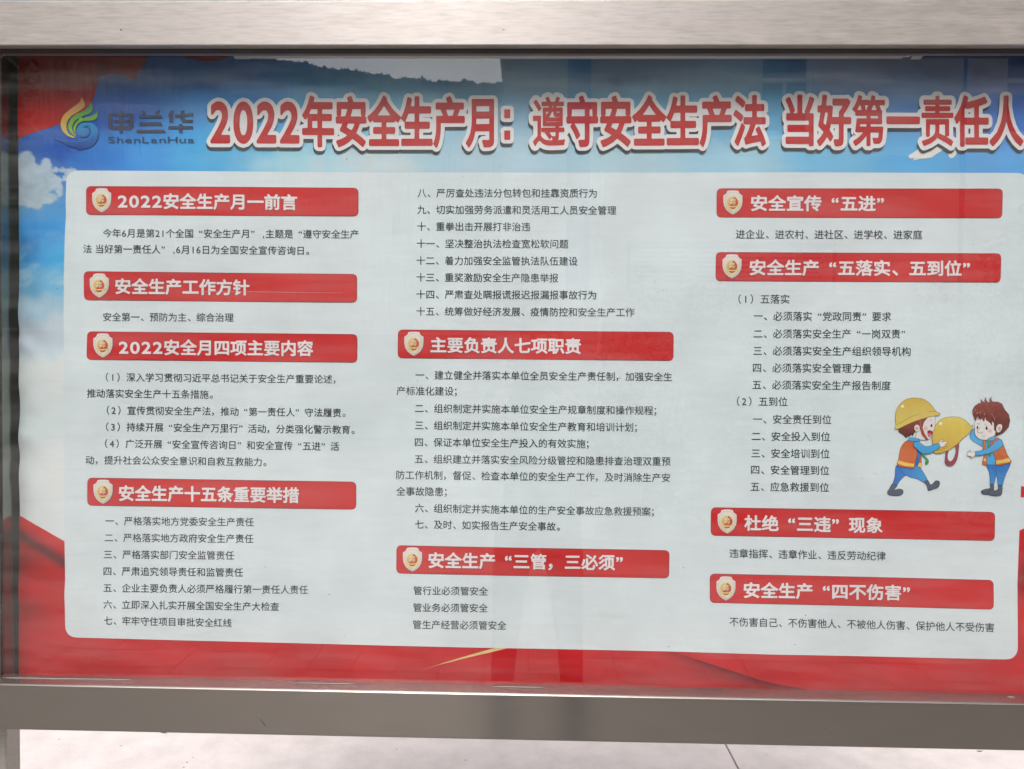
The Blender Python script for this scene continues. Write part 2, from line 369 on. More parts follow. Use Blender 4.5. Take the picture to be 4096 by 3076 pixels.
# ------------------------------------------------------------------ poster geometry tools
def wave(u, v):
    u = np.asarray(u, float); v = np.asarray(v, float)
    z = 0.0018*np.sin(u/430+0.6)*np.sin(v/610+1.0) + 0.0005*np.sin(u/170+v/260)
    e = np.exp(-np.clip(u-72, 0, None)/95.0)
    env = np.exp(-((v-1650)/620.0)**2)+0.25
    z = z + 0.0007*e*env*(np.sin(v/33+0.9*np.sin(v/97))+0.7*np.sin(v/58+1.3)+0.5*np.sin(v/19+u/30))
    # short diagonal creases by the left edge
    for (cu, cv, s, a) in ((120, 1270, 60, .0028), (95, 1375, 38, .0024), (130, 1600, 70, .0012), (110, 1760, 60, .0016), (110, 1950, 80, .0014), (150, 2400, 90, .001), (240, 2440, 70, .001)):
        q = ((u-cu)*0.7-(v-cv)*0.9)/s; z = z + 1.7*a*np.clip((238-u)/70, 0, 1)*np.exp(-q*q-((u-cu)/(s*2.2))**2-((v-cv)/(s*1.8))**2)
    return z
LAY = 0.00045
def P3(uv, layer):
    uv = np.asarray(uv, float)
    p = unp(uv[:, 0], uv[:, 1], PY)
    p[:, 1] += -wave(uv[:, 0], uv[:, 1])-layer*LAY
    return p
# marching squares over a sampled field (inside: f<0)
def march(f, X, Y):
    ny, nx = f.shape
    ins = f < 0
    V = []; Fc = []
    idg = -np.ones((ny, nx), int); idh = -np.ones((ny, nx), int); idv = -np.ones((ny, nx), int)
    jj, ii = np.nonzero(ins); idg[jj, ii] = np.arange(len(jj)); V.append(np.stack([X[ii], Y[jj]], 1)); n = len(jj)
    h = ins[:, :-1] != ins[:, 1:]; jj, ii = np.nonzero(h); a = f[jj, ii]/(f[jj, ii]-f[jj, ii+1])
    idh[jj, ii] = n+np.arange(len(jj)); V.append(np.stack([X[ii]+(X[ii+1]-X[ii])*a, Y[jj]], 1)); n += len(jj)
    vv = ins[:-1] != ins[1:]; jj, ii = np.nonzero(vv); a = f[jj, ii]/(f[jj, ii]-f[jj+1, ii])
    idv[jj, ii] = n+np.arange(len(jj)); V.append(np.stack([X[ii], Y[jj]+(Y[jj+1]-Y[jj])*a], 1)); n += len(jj)
    code = ins[:-1, :-1]*1+ins[:-1, 1:]*2+ins[1:, 1:]*4+ins[1:, :-1]*8
    g00, g10, g11, g01 = idg[:-1, :-1], idg[:-1, 1:], idg[1:, 1:], idg[1:, :-1]
    e0, e1, e2, e3 = idh[:-1, :-1], idv[:-1, 1:], idh[1:, :-1], idv[:-1, :-1]
    L = {'a': g00, 'b': g10, 'c': g11, 'd': g01, '0': e0, '1': e1, '2': e2, '3': e3}
    cases = {1: ['a03'], 2: ['b10'], 3: ['ab13'], 4: ['c21'], 5: ['a03', 'c21'], 6: ['bc20'], 7: ['abc23'], 8: ['d32'], 9: ['a02d'],
             10: ['b10', 'd32'], 11: ['ab12d'], 12: ['cd31'], 13: ['a01cd'], 14: ['bcd30'], 15: ['abcd']}
    for k, polys in cases.items():
        mk = code == k
        if not mk.any(): continue
        for p in polys: Fc.extend(np.stack([L[ch][mk] for ch in p], 1).tolist())
    return np.concatenate(V), [tuple(q) for q in Fc]
def seg_dist(px, py, A, B):
    d = B-A; L2 = (d**2).sum(1)+1e-12
    best = np.full(px.shape, 1e9)
    for k in range(len(A)):
        t_ = np.clip(((px-A[k, 0])*d[k, 0]+(py-A[k, 1])*d[k, 1])/L2[k], 0, 1)
        q = (px-A[k, 0]-t_*d[k, 0])**2+(py-A[k, 1]-t_*d[k, 1])**2
        np.minimum(best, q, out=best)
    return np.sqrt(best)
def inside_poly(px, py, P):
    r = np.zeros(px.shape, bool); n = len(P)
    for i in range(n):
        x1, y1 = P[i]; x2, y2 = P[(i+1) % n]
        if y1 == y2: continue
        c = ((y1 > py) != (y2 > py)) & (px < (x2-x1)*(py-y1)/(y2-y1)+x1)
        r ^= c
    return r
def poly_field(P, step, pad=2):
    P = np.asarray(P, float); x0, y0 = P.min(0)-(pad+0.37)*step; x1, y1 = P.max(0)+pad*step
    X = np.arange(x0, x1+step, step); Y = np.arange(y0, y1+step, step); gx, gy = np.meshgrid(X, Y)
    d = seg_dist(gx, gy, P, np.roll(P, -1, 0)); d[inside_poly(gx, gy, P)] *= -1
    return d, X, Y
def smooth_closed(P, n=6):
    P = np.asarray(P, float); m_ = len(P); out = []
    for i in range(m_):
        p0, p1, p2, p3 = P[i-1], P[i], P[(i+1) % m_], P[(i+2) % m_]
        for k in range(n):
            t_ = k/n
            out.append(0.5*((2*p1)+(-p0+p2)*t_+(2*p0-5*p1+4*p2-p3)*t_**2+(-p0+3*p1-3*p2+p3)*t_**3))
    return np.array(out)
def smooth_open(P, n=6):
    P = np.asarray(P, float); Q = np.vstack([2*P[0]-P[1], P, 2*P[-1]-P[-2]]); out = []
    for i in range(1, len(Q)-2):
        p0, p1, p2, p3 = Q[i-1], Q[i], Q[i+1], Q[i+2]
        for k in range(n):
            t_ = k/n
            out.append(0.5*((2*p1)+(-p0+p2)*t_+(2*p0-5*p1+4*p2-p3)*t_**2+(-p0+3*p1-3*p2+p3)*t_**3))
    out.append(Q[-2]); return np.array(out)
def patch(name, P, mat, layer, parent, step=6.0, colf=None):
    f, X, Y = poly_field(P, step); V, Fc = march(f, X, Y)
    return mesh_obj(name, P3(V, layer), Fc, mat, parent, smooth=True, col=None if colf is None else colf(V[:, 0], V[:, 1]))
class Art:
    """collects filled outlines and strokes (photo pixels) into one printed mesh with vertex inks"""
    def __init__(s, ox=0, oy=0, sc=1.0, layer=3.0): s.V = []; s.F = []; s.C = []; s.o = (ox, oy, sc); s.layer = layer; s.n = 0; s.L = []
    def add(s, P, col, z, faces, col2=None, axis=1):
        ox, oy, sc = s.o; P = np.asarray(P, float); Q = np.stack([ox+P[:, 0]/sc, oy+P[:, 1]/sc], 1)
        s.V.append(Q); s.L.append(np.full(len(Q), s.layer+z))
        c = np.tile(ink(col), (len(Q), 1))
        if col2 is not None:
            f = (P[:, axis]-P[:, axis].min())/(np.ptp(P[:, axis])+1e-9); c = c*(1-f[:, None])+ink(col2)*f[:, None]
        s.C.append(c)
        s.F += [tuple(i+s.n for i in f) for f in faces]; s.n += len(Q)
    def fill(s, P, col, z=0.0, smooth=True, col2=None, axis=1, line=None, lw=4.0, n=6):
        Q = smooth_closed(P, n) if smooth else np.asarray(P, float)
        tr_ = tessellate_polygon([[Vector((q[0], q[1], 0)) for q in Q]])
        s.add(Q, col, z, tr_, col2, axis)
        if line is not None: s.stroke(np.vstack([Q, Q[:1]]), line, z+0.12, lw, smooth=False)
    def stroke(s, P, col, z=0.0, w=4.0, smooth=True, taper=False):
        Q = smooth_open(P) if smooth else np.asarray(P, float)
        d = np.gradient(Q, axis=0); d /= (np.linalg.norm(d, axis=1)[:, None]+1e-9); nn = np.stack([-d[:, 1], d[:, 0]], 1)
        ww = np.full(len(Q), w/2.0)
        if taper: ww *= np.sin(np.linspace(0.15, math.pi-0.15, len(Q)))
        V = np.vstack([Q+nn*ww[:, None], Q-nn*ww[:, None]]); k = len(Q)
        s.add(V, col, z, [(i, i+1, k+i+1, k+i) for i in range(k-1)])
    def disc(s, c, rx, ry, col, z=0.0, col2=None, line=None, lw=3, axis=1):
        a = np.linspace(0, 2*math.pi, 25)[:-1]
        s.fill(np.stack([c[0]+rx*np.cos(a), c[1]+ry*np.sin(a)], 1), col, z, False, col2, axis, line, lw)
    def build(s, name, parent, mat):
        V = np.concatenate(s.V); L = np.concatenate(s.L); p = P3(V, 0); p[:, 1] -= L*LAY
        return mesh_obj(name, p, s.F, mat, parent, smooth=True, col=np.concatenate(s.C))

# ------------------------------------------------------------------ glyph library (Blender's own fallback font)
TITLE = '2022年安全生产月：遵守安全生产法当好第一责任人'
LINES = [
 ('今年6月是第21个全国“安全生产月” ,主题是“遵守安全生产', 414.6, 1434, 933.5, 937),
 ('法 当好第一责任人” ,6月16日为全国安全宣传咨询日。', 335, 1237, 996, 1003),
 ('安全第一、预防为主、综合治理', 415, 934.5, 1268, 1270),
 ('（1）深入学习贯彻习近平总书记关于安全生产重要论述，', 425, 1342.6, 1508.5, 1516.7),
 ('推动落实安全生产十五条措施。', 349, 851, 1573, 1577.7),
 ('（2）宣传贯彻安全生产法，推动“第一责任人”守法履责。', 428, 1383, 1640.8, 1651),
 ('（3）持续开展“安全生产万里行”活动，分类强化警示教育。', 425, 1419, 1707, 1718.8),
 ('（4）广泛开展“安全宣传咨询日”和安全宣传“五进”活', 420.4, 1358, 1774, 1785),
 ('动，提升社会公众安全意识和自救互救能力。', 343, 1066.6, 1839.5, 1847.6),
 ('一、严格落实地方党委安全生产责任', 421, 1016, 2084, 2087.5),
 ('二、严格落实地方政府安全生产责任', 418, 1014.5, 2151, 2154),
 ('三、严格落实部门安全监管责任', 414.6, 937.4, 2218, 2221),
 ('四、严肃追究领导责任和监管责任', 413, 973, 2285, 2289),
 ('五、企业主要负责人必须严格履行第一责任人责任', 413, 1232.8, 2352, 2358),
 ('六、立即深入扎实开展全国安全生产大检查', 413, 1117, 2418, 2425.6),
 ('七、牢牢守住项目审批安全红线', 415, 927, 2482.6, 2491),
 ('八、严厉查处违法分包转包和挂靠资质行为', 1670, 2387, 772, 773.4),
 ('九、切实加强劳务派遣和灵活用工人员安全管理', 1669, 2464.6, 838.6, 841.8),
 ('十、重拳出击开展打非治违', 1669, 2121, 906, 907.6),
 ('十一、坚决整治执法检查宽松软问题', 1667.7, 2272.8, 974.7, 976),
 ('十二、着力加强安全监管执法队伍建设', 1666.5, 2310, 1042.4, 1045),
 ('十三、重奖激励安全生产隐患举报', 1666.5, 2233, 1109.5, 1112),
 ('十四、严肃查处瞒报谎报迟报漏报事故行为', 1666.5, 2384, 1177.8, 1180.4),
 ('十五、统筹做好经济发展、疫情防控和安全生产工作', 1666.5, 2537, 1245.6, 1249.4),
 ('一、建立健全并落实本单位全员安全生产责任制，加强安全生', 1662.7, 2688, 1500, 1507.6),
 ('产标准化建设；', 1587, 1827, 1563, 1565),
 ('二、组织制定并实施本单位安全生产规章制度和操作规程；', 1661, 2624.7, 1633, 1642),
 ('三、组织制定并实施本单位安全生产教育和培训计划；', 1660.8, 2546.8, 1700.6, 1709),
 ('四、保证本单位安全生产投入的有效实施；', 1660.8, 2354, 1768, 1774.7),
 ('五、组织建立并落实安全风险分级管控和隐患排查治理双重预', 1660, 2681.6, 1835, 1845.6),
 ('防工作机制，督促、检查本单位的安全生产工作，及时消除生产安', 1586, 2680, 1898.7, 1911),
 ('全事故隐患；', 1586, 1787, 1964, 1966),
 ('六、组织制定并实施本单位的生产安全事故应急救援预案；', 1661, 2615, 2031, 2046.6),
 ('七、及时、如实报告生产安全事故。', 1661, 2239, 2096, 2105),
 ('管行业必须管安全', 1655, 1952, 2360, 2362.8),
 ('管业务必须管安全', 1653.7, 1951, 2427.6, 2430),
 ('管生产经营必须管安全', 1652.4, 2025.6, 2495.6, 2499.5),
 ('进企业、进农村、进社区、进学校、进家庭', 2941.4, 3687, 937.8, 939.8),
 ('（1）五落实', 2953, 3156.5, 1196, 1197),
 ('一、必须落实“党政同责”要求', 3014, 3563, 1264, 1266.8),
 ('二、必须落实安全生产“一岗双责”', 3014, 3618, 1335, 1336),
 ('三、必须落实安全生产组织领导机构', 3013, 3641, 1403, 1406),
 ('四、必须落实安全管理力量', 3011.7, 3484, 1471, 1473.5),
 ('五、必须落实安全生产报告制度', 3010, 3561.7, 1539, 1542.5),
 ('（2）五到位', 2948, 3150, 1605, 1607),
 ('一、安全责任到位', 3012, 3324.6, 1676.5, 1678.4),
 ('二、安全投入到位', 3007, 3319.6, 1744.8, 1746.7),
 ('三、安全培训到位', 3006, 3317.7, 1813, 1815),
 ('四、安全管理到位', 3004.7, 3316.4, 1878.8, 1882),
 ('五、应急救援到位', 3002.8, 3315, 1946.4, 1949.6),
 ('违章指挥、违章作业、违反劳动纪律', 2917.8, 3542.5, 2213, 2224.5),
 ('不伤害自己、不伤害他人、不被他人伤害、保护他人不受伤害', 2917.8, 3972.6, 2486.8, 2508.5),
]
# banners: TL, TR, BR, BL, heading, ink x0, x1, y centre left, right
BAN = [
 ((347, 745.6), (1434, 751), (1434, 866), (347, 861), '2022安全生产月一前言', 476, 1190, 805.5, 810),
 ((337, 1085.4), (1429.4, 1096.3), (1429, 1211.6), (338, 1201.4), '安全生产工作方针', 465, 999, 1145.8, 1150.5),
 ((351, 1325.5), (1430.8, 1337), (1430.5, 1451), (347.5, 1439.4), '2022安全月四项主要内容', 478.7, 1254.5, 1388.6, 1393.3),
 ((349, 1910.7), (1426, 1926), (1426, 2037.5), (348, 2023), '安全生产十五条重要举措', 476, 1198, 1972.4, 1979.9),
 ((1592.4, 1318.4), (2694, 1327.8), (2693, 1444), (1591, 1433), '主要负责人七项职责', 1723, 2323, 1379.7, 1384.8),
 ((1587, 2179.5), (2678, 2200.8), (2676.6, 2313.5), (1585.7, 2292), '安全生产“三管，三必须”', 1715, 2490.7, 2238.4, 2249.4),
 ((2865, 755), (4010.4, 755), (4007, 873.6), (2864.4, 871), '安全宣传“五进”', 3001, 3533, 814.7, 815.5),
 ((2862, 1009), (4003.7, 1014), (4000.5, 1131), (2860.6, 1125), '安全生产“五落实、五到位”', 2996.5, 3876, 1070.8, 1074.6),
 ((2844, 2029), (3978, 2047), (3976, 2163), (2842.7, 2142.7), '杜绝“三违”现象', 2977, 3529.7, 2091, 2101.4),
 ((2839, 2294), (3971, 2318.5), (3972, 2436.8), (2838.7, 2411), '安全生产“四不伤害”', 2974, 3638, 2359.7, 2370.5),
]
chars = sorted(set(''.join(l[0] for l in LINES)+TITLE+''.join(b_[4] for b_ in BAN)+'ShenLanHua')-{' '})
cu = bpy.data.curves.new('glyphs', 'FONT'); cu.resolution_u = 5; cu.space_line = 3.0; cu.body = '\n'.join(chars)
go = bpy.data.objects.new('glyphs', cu); C.objects.link(go)
dg = bpy.context.evaluated_depsgraph_get(); dg.update()
me = bpy.data.meshes.new_from_object(go.evaluated_get(dg))
nv = len(me.vertices); co = np.empty(nv*3); me.vertices.foreach_get('co', co); co = co.reshape(-1, 3)[:, :2]
row = np.rint(-(co[:, 1]-0.37)/3.0).astype(int)
polys = [tuple(p.vertices) for p in me.polygons]
byrow = {}
for p in polys: byrow.setdefault(int(row[p[0]]), []).append(p)
GL = {}
for r_, ch in enumerate(chars):
    fs = byrow.get(r_, []); ids = sorted({i for p in fs for i in p}); mp_ = {a: k for k, a in enumerate(ids)}
    V = co[ids].copy(); V[:, 1] += 3.0*r_
    GL[ch] = (V, [tuple(mp_[i] for i in p) for p in fs])
bpy.data.objects.remove(go); bpy.data.curves.remove(cu); bpy.data.meshes.remove(me)
FULL = set('“”（')
def layout(s, digit=0.57, latin=None):
    """[(char, x offset, x scale)] in em; opening marks sit in the right half of a full cell"""
    x = 0; out = []
    for ch in s:
        if ch == ' ': x += 0.28; continue
        if ch in '0123456789' and out and out[-1][0] == '（':
            V = GL[ch][0]; out.append((ch, x+0.42-(V[:, 0].min()+V[:, 0].max())/2, 1)); x += 0.84; continue
        if ch in '0123456789':
            V = GL[ch][0]; wd = np.ptp(V[:, 0]); k = digit/0.57
            out.append((ch, x+(digit-wd*k)/2-V[:, 0].min()*k, k)); x += digit
        elif ch == ',': out.append((ch, x, 1)); x += 0.28
        elif ch == '“': V = GL[ch][0]; out.append((ch, x+0.90-V[:, 0].max(), 1)); x += 1
        elif ch == '”': V = GL[ch][0]; out.append((ch, x+0.08-V[:, 0].min(), 1)); x += 1
        elif ch in '，；。、' : V = GL[ch][0]; out.append((ch, x+0.10-V[:, 0].min(), 1)); x += 1
        elif ord(ch) < 128: V = GL[ch][0]; out.append((ch, x-V[:, 0].min(), 1)); x += np.ptp(V[:, 0])+0.13
        else: out.append((ch, x, 1)); x += 1
    return out
def place(s, x0, x1, y0, y1, ysc=None, digit=0.57):
    """-> list of (char, V in photo px) laid between ink x0..x1; y0,y1 = cell centre at the two ends"""
    L = layout(s, digit)
    G = [(ch, np.stack([dx+GL[ch][0][:, 0]*k, GL[ch][0][:, 1]], 1)) for ch, dx, k in L]
    a = min(g_[:, 0].min() for _, g_ in G); b_ = max(g_[:, 0].max() for _, g_ in G)
    sx = (x1-x0)/(b_-a); sy = ysc or sx; out = []
    for ch, V in G:
        X = x0+(V[:, 0]-a)*sx; f = (X-x0)/(x1-x0)
        out.append((ch, np.stack([X, y0+(y1-y0)*f-(V[:, 1]-0.38)*sy], 1)))
    return out, sx
def heavier(ch, r=0.009, st=1/46.0):
    V0 = GL[ch][0]; X = np.arange(V0[:, 0].min()-3.3*st, V0[:, 0].max()+3*st, st); Y = np.arange(V0[:, 1].min()-3.3*st, V0[:, 1].max()+3*st, st)
    D = glyph_field([(ch, V0)], X, Y, 0.06); return march(D-r, X, Y)
HV = {}
def text_mesh(name, G, mat, layer, parent):
    V, Fc, n = [], [], 0
    for ch, P in G:
        if ch not in HV: HV[ch] = heavier(ch)
        g0 = GL[ch][0]; W, F2 = HV[ch]
        kx = np.polyfit(g0[:, 0], P[:, 0], 1); A_ = np.stack([g0[:, 0], g0[:, 1], np.ones(len(g0))], 1); ky = np.linalg.lstsq(A_, P[:, 1], rcond=None)[0]
        V.append(np.stack([kx[0]*W[:, 0]+kx[1], ky[0]*W[:, 0]+ky[1]*W[:, 1]+ky[2]], 1)); Fc += [tuple(i+n for i in f) for f in F2]; n += len(W)
    return mesh_obj(name, P3(np.concatenate(V), layer), Fc, mat, parent, smooth=True)
def glyph_field(G, X, Y, pad, yscale=1.0, shrink=None):
    """distance to the letters over a grid; y squeezed by yscale first"""
    D = np.full((len(Y), len(X)), 1e3)
    for ch, P in G:
        Q = P.copy(); Q[:, 1] /= yscale
        i0, i1 = np.searchsorted(X, [P[:, 0].min()-pad, P[:, 0].max()+pad]); j0, j1 = np.searchsorted(Y, [P[:, 1].min()-pad*yscale, P[:, 1].max()+pad*yscale])
        gx, gy = np.meshgrid(X[i0:i1], Y[j0:j1]/yscale)
        key = {}; rm = [key.setdefault((round(a[0], 2), round(a[1], 2)), k) for k, a in enumerate(Q)]
        cnt = {}; insd = np.zeros(gx.shape, bool)
        for f in GL[ch][1]:
            f2 = [rm[i] for i in f]
            for k in range(len(f2)):
                e = tuple(sorted((f2[k], f2[(k+1) % len(f2)])))
                if e[0] != e[1]: cnt[e] = cnt.get(e, 0)+1
            T = Q[f2]
            bx0, by0 = T.min(0); bx1, by1 = T.max(0)
            a0, a1 = np.searchsorted(gx[0], [bx0, bx1]); c0, c1 = np.searchsorted(gy[:, 0], [by0, by1])
            if a1 > a0 and c1 > c0: insd[c0:c1, a0:a1] |= inside_poly(gx[c0:c1, a0:a1], gy[c0:c1, a0:a1], T)
        E_ = np.array([e for e, c_ in cnt.items() if c_ == 1])
        d = seg_dist(gx, gy, Q[E_[:, 0]], Q[E_[:, 1]]); d[insd] *= -1
        if shrink and ch in shrink: d = d+shrink[ch]
        D[j0:j1, i0:i1] = np.minimum(D[j0:j1, i0:i1], d)
    return D

# inks
def fbm(u, v, s, seed=0, oct_=5):
    r = np.random.default_rng(seed); out = np.zeros(np.shape(u)); amp = 1.0; tot = 0
    for o_ in range(oct_):
        for q in range(3):
            th = r.uniform(0, 6.28); ph = r.uniform(0, 6.28, 2); k = 2*math.pi/s*(2**o_)*r.uniform(.8, 1.25)
            out = out + amp*np.sin(k*(u*math.cos(th)+v*math.sin(th))+ph[0]+1.5*np.sin(k*0.6*(v*math.cos(th)-u*math.sin(th))+ph[1]))
        tot += amp*3; amp *= 0.55
    return out/tot*1.7
WHITE = (214, 220, 222)
CP = [(80,250,52,80,135),(450,230,52,80,135),(400,450,56,90,158),(250,600,52,86,162),(120,600,56,92,160),(400,640,66,120,190),(600,640,78,150,212),(800,640,80,165,222),
      (1000,560,92,176,225),(1000,400,68,135,198),(900,260,60,95,150),(1200,650,165,205,220),(1300,250,75,120,160),(1250,420,88,160,200),(1500,420,118,172,198),(1500,650,190,208,212),
      (1700,500,160,192,207),(2000,640,172,197,208),(2100,350,112,152,180),(1900,250,88,125,155),(2500,650,172,198,207),(2600,420,112,163,193),(2500,250,85,118,150),
      (3000,650,158,195,210),(3000,450,110,165,198),(3300,650,118,178,210),(3700,650,98,166,210),(4000,650,98,160,215),(4050,400,86,124,195),(4150,500,90,130,200),(3600,350,88,132,180),(3600,230,62,88,130),(4050,230,58,80,125),
      (100,760,120,160,185),(150,930,72,146,205),(240,1020,80,165,220),(90,1000,62,125,180),(120,1130,95,155,190),(220,1130,120,180,212),(200,1220,158,188,205),(100,1220,150,175,190),(150,1330,186,196,204),(240,1300,190,200,206),
      (150,1500,212,223,227),(240,1500,215,226,228),(150,1900,212,224,227),(240,1900,215,226,228),(150,2150,213,224,227),(4150,900,110,165,210),(4150,1400,190,205,212),(4150,2000,204,211,215),(2000,1500,206,212,216),(2000,2300,206,212,216),(4150,2300,206,212,216)]
CPA = np.array(CP, float)
def bgcol(u, v):
    u = np.asarray(u, float); v = np.asarray(v, float); W = np.zeros(u.shape); R = np.zeros(u.shape+(3,))
    uu = u+18*fbm(u, v, 160, 3, 3); vv = v+18*fbm(u, v, 140, 4, 3)
    for (a, b_, r_, g_, bl) in CPA:
        sc_ = 0.55 if a > 300 else 1.0
        w_ = 1.0/(((uu-a)*sc_)**2+((vv-b_)*1.35)**2+45**2)**1.7; W += w_; R += w_[..., None]*np.array([r_, g_, bl])
    R /= W[..., None]
    mu = R.mean(-1, keepdims=True); R = np.clip(mu+(R-mu)*1.08, 8, 240)*1.05+np.array([0, 2, 3])
    # clouds: the left bank and soft streaks
    n = fbm(u, v, 90, 11, 5); n2 = fbm(u, v, 260, 12, 5)
    def blob(cu_, cv, ru, rv, soft=0.22, amp=0.33):
        d = ((u-cu_)/ru)**2+((v-cv)/rv)**2; return np.clip((1-d+amp*n)/soft, 0, 1)
    cl = np.zeros(u.shape)
    for (a, b_, ra, rb) in ((105, 650, 42, 48), (130, 700, 70, 60), (185, 665, 24, 32), (160, 690, 60, 40), (225, 680, 20, 10), (250, 680, 20, 9), (285, 690, 28, 20), (205, 720, 50, 26), (150, 750, 75, 45), (180, 735, 70, 40), (175, 790, 60, 28), (120, 800, 60, 34), (150, 815, 22, 24), (240, 760, 14, 28), (90, 780, 50, 40), (270, 712, 22, 14)):
        cl = np.maximum(cl, blob(a, b_, ra, rb))
    shade = 0.5+0.5*fbm(u+8, v+14, 120, 15, 4)
    cc = np.array([196, 212, 220])*(1-0.22*shade[..., None])+np.array([90, 140, 175])*0.12*shade[..., None]
    R = R*(1-cl[..., None]*0.92)+cc*cl[..., None]*0.92
    st = np.clip(n2*1.4+0.1, 0, 1)*np.exp(-((v-650)/110)**2)*np.exp(-((u-1450)/420)**2)
    R = R+(np.array([205, 212, 214])-R)*st[..., None]*0.6
    st = np.clip(fbm(u-v*.5, v*2.2+u*0.8, 260, 21, 4), 0, 1)*np.exp(-((v-1090)/150)**2)*(u < 320)
    R = R+(np.array([200, 210, 216])-R)*st[..., None]*0.55
    return ink(R)
def silk(u, v):
    """printed red ribbon with darker folds"""
    u = np.asarray(u, float); v = np.asarray(v, float)
    n = fbm(u+v*0.8, v*2-u*0.6, 700, 31, 4)
    R = np.stack([193+8*n, 45+7*n, 50+6*n], -1)
    def mixc(mask, c): return R+(np.array(c, float)-R)*np.clip(mask, 0, 1)[..., None]
    # left: dark band running down to the right
    c = 2140+(u-75)*0.62; k = np.exp(-((v-c)/26.0)**2)*np.clip((330-u)/60, 0, 1); R = mixc(k*0.95, (98, 38, 52))
    k = np.exp(-((v-(2070+(u-75)*0.55))/26)**2)*(u < 330); R = mixc(k*0.5, (215, 40, 42))
    c = 2315+(u-130)*0.33; k = np.where(v < c, np.exp(-(c-v)/30), 0)*np.clip((300-u)/80, 0, 1); R = mixc(k*0.35, (140, 40, 44))
    k = np.exp(-((v-2440)/48)**2-((u-120)/75)**2); R = mixc(k*0.55, (140, 24, 28))
    k = np.exp(-((v-2240)/60)**2-((u-80)/80)**2); R = mixc(k*0.5, (120, 20, 26))
    # broad pale sheen in the middle and the deep fold at the right
    k = np.exp(-((v-2690)/60)**2-((u-2650)/170)**2); R = mixc(k*0.4, (165, 40, 46))
    k = np.exp(-((v-(2640+(u-3600)*0.05))/30)**2)*np.clip((u-3500)/400, 0, 1); R = mixc(k*0.25, (205, 60, 62))
    k = np.exp(-((u-4110)/40)**2)*np.exp(-((v-2320)/80)**2); R = mixc(k*0.85, (96, 26, 38))
    k = np.exp(-((u-4110)/50)**2)*np.exp(-((v-2500)/160)**2); R = mixc(k*0.35, (225, 50, 54))
    for (a, b_, s_) in ((300, 2600, 2.2), (900, 2650, -1.4), (1300, 2640, 0.9), (2000, 2690, -0.6), (3300, 2660, 0.5)):
        k = np.exp(-(((v-b_)-(u-a)*0.1*s_)/9)**2-((u-a)/220)**2); R = mixc(k*0.16, (160, 40, 46))
    return ink(R)
FOLD = smooth_open([(2640, 2590), (2708, 2612), (2904, 2676), (3107, 2737), (3378, 2778), (3470, 2792)], 8)
def silk_fold(u, v):
    u = np.asarray(u, float); v = np.asarray(v, float); base = silk(u, v)
    c = np.interp(u, FOLD[:, 0], FOLD[:, 1]); k = np.exp(-np.clip(v-c, 0, None)/38)*np.clip((u-2600)/220, 0, 1)*0.93
    return base*(1-k[..., None])+ink((96, 40, 52))*k[..., None]
def flag(u, v):
    u = np.asarray(u, float); v = np.asarray(v, float)
    f = np.clip((v-200)/330, 0, 1); n = fbm(u, v*0.6, 300, 41, 3)
    R = np.stack([128+52*f+6*n, 46-8*f+3*n, 50-12*f+3*n], -1)  # red darkens upward: shade from the case top painted into the print
    k = np.exp(-((u-(330-(v-330)*0.5))/40)**2); R = R+(np.array([165, 62, 60])-R)*k[..., None]*0.35
    k = np.exp(-((u-110)/60)**2)*np.exp(-((v-480)/60)**2); R = R+(np.array([195, 30, 30])-R)*k[..., None]*0.4
    k = np.exp(-((u-405)/20)**2)*np.exp(-((v-270)/60)**2); R = R+(np.array([90, 30, 36])-R)*k[..., None]*0.5
    return ink(R)

# ------------------------------------------------------------------ poster
poster = empty('poster', (0.02, PY, ZB)); tag(poster, 'printed work-safety poster in blue, white and red hanging behind the glass', 'poster')
PR = print_mat('poster_print')
M_PANEL = print_mat('print_white', ink((215, 226, 228)))
M_WHITE = print_mat('print_white_letter', ink((232, 222, 222)))
M_TWHITE = print_mat('print_outline_white', ink((236, 234, 231)))
M_RED = print_mat('print_title_red', ink((190, 58, 58)))
M_BAN = print_mat('print_banner_red', ink((201, 56, 57)))
M_BANE = print_mat('print_banner_edge', ink((150, 62, 74)))
M_GREY = print_mat('print_text_grey', ink((68, 74, 80)))
M_SHADOW = print_mat('print_title_shadow', ink((72, 72, 74)))
# sheet
def grid_sheet(u0, u1, v0, v1, step):
    X = np.append(np.arange(u0, u1, step), u1); Y = np.append(np.arange(v0, v1, step), v1); gx, gy = np.meshgrid(X, Y)
    # the left border of the sheet is not quite straight
    le = np.interp(gy, [150, 700, 1300, 2000, 2800], [70, 76, 78, 78.5, 71.5])+1.2*np.sin(gy/41)*np.exp(-((gy-1600)/600)**2)
    gx = np.where(gx <= 400, le+(gx-u0)/(400-u0)*(400-le), gx)
    V = np.stack([gx.ravel(), gy.ravel()], 1); nx = len(X)
    j, i = np.meshgrid(np.arange(len(Y)-1), np.arange(nx-1), indexing='ij'); a = (j*nx+i).ravel()
    return V, np.stack([a, a+1, a+nx+1, a+nx], 1).tolist()
V, Fc = grid_sheet(72, 4255, 140, 2830, 7.0)
mesh_obj('paper_sheet', P3(V, 0), Fc, PR, poster, smooth=True, col=bgcol(V[:, 0], V[:, 1]))
fl = [(60, 140), (680, 140), (601, 215), (590, 238), (579, 258), (568, 280), (557, 297), (541, 311), (522, 321), (508, 309), (490, 299), (468, 297), (440, 299), (418, 304), (400, 310), (390, 320), (392, 329), (389, 350), (382, 380), (373, 405), (352, 432), (325, 452), (297, 466), (270, 480), (240, 498), (200, 512), (150, 527), (105, 542), (78, 556), (74, 560)]
fl = [(max(p[0], 73), p[1]) for p in fl]
patch('flag_print', fl, PR, 1.0, poster, 5.0, flag)
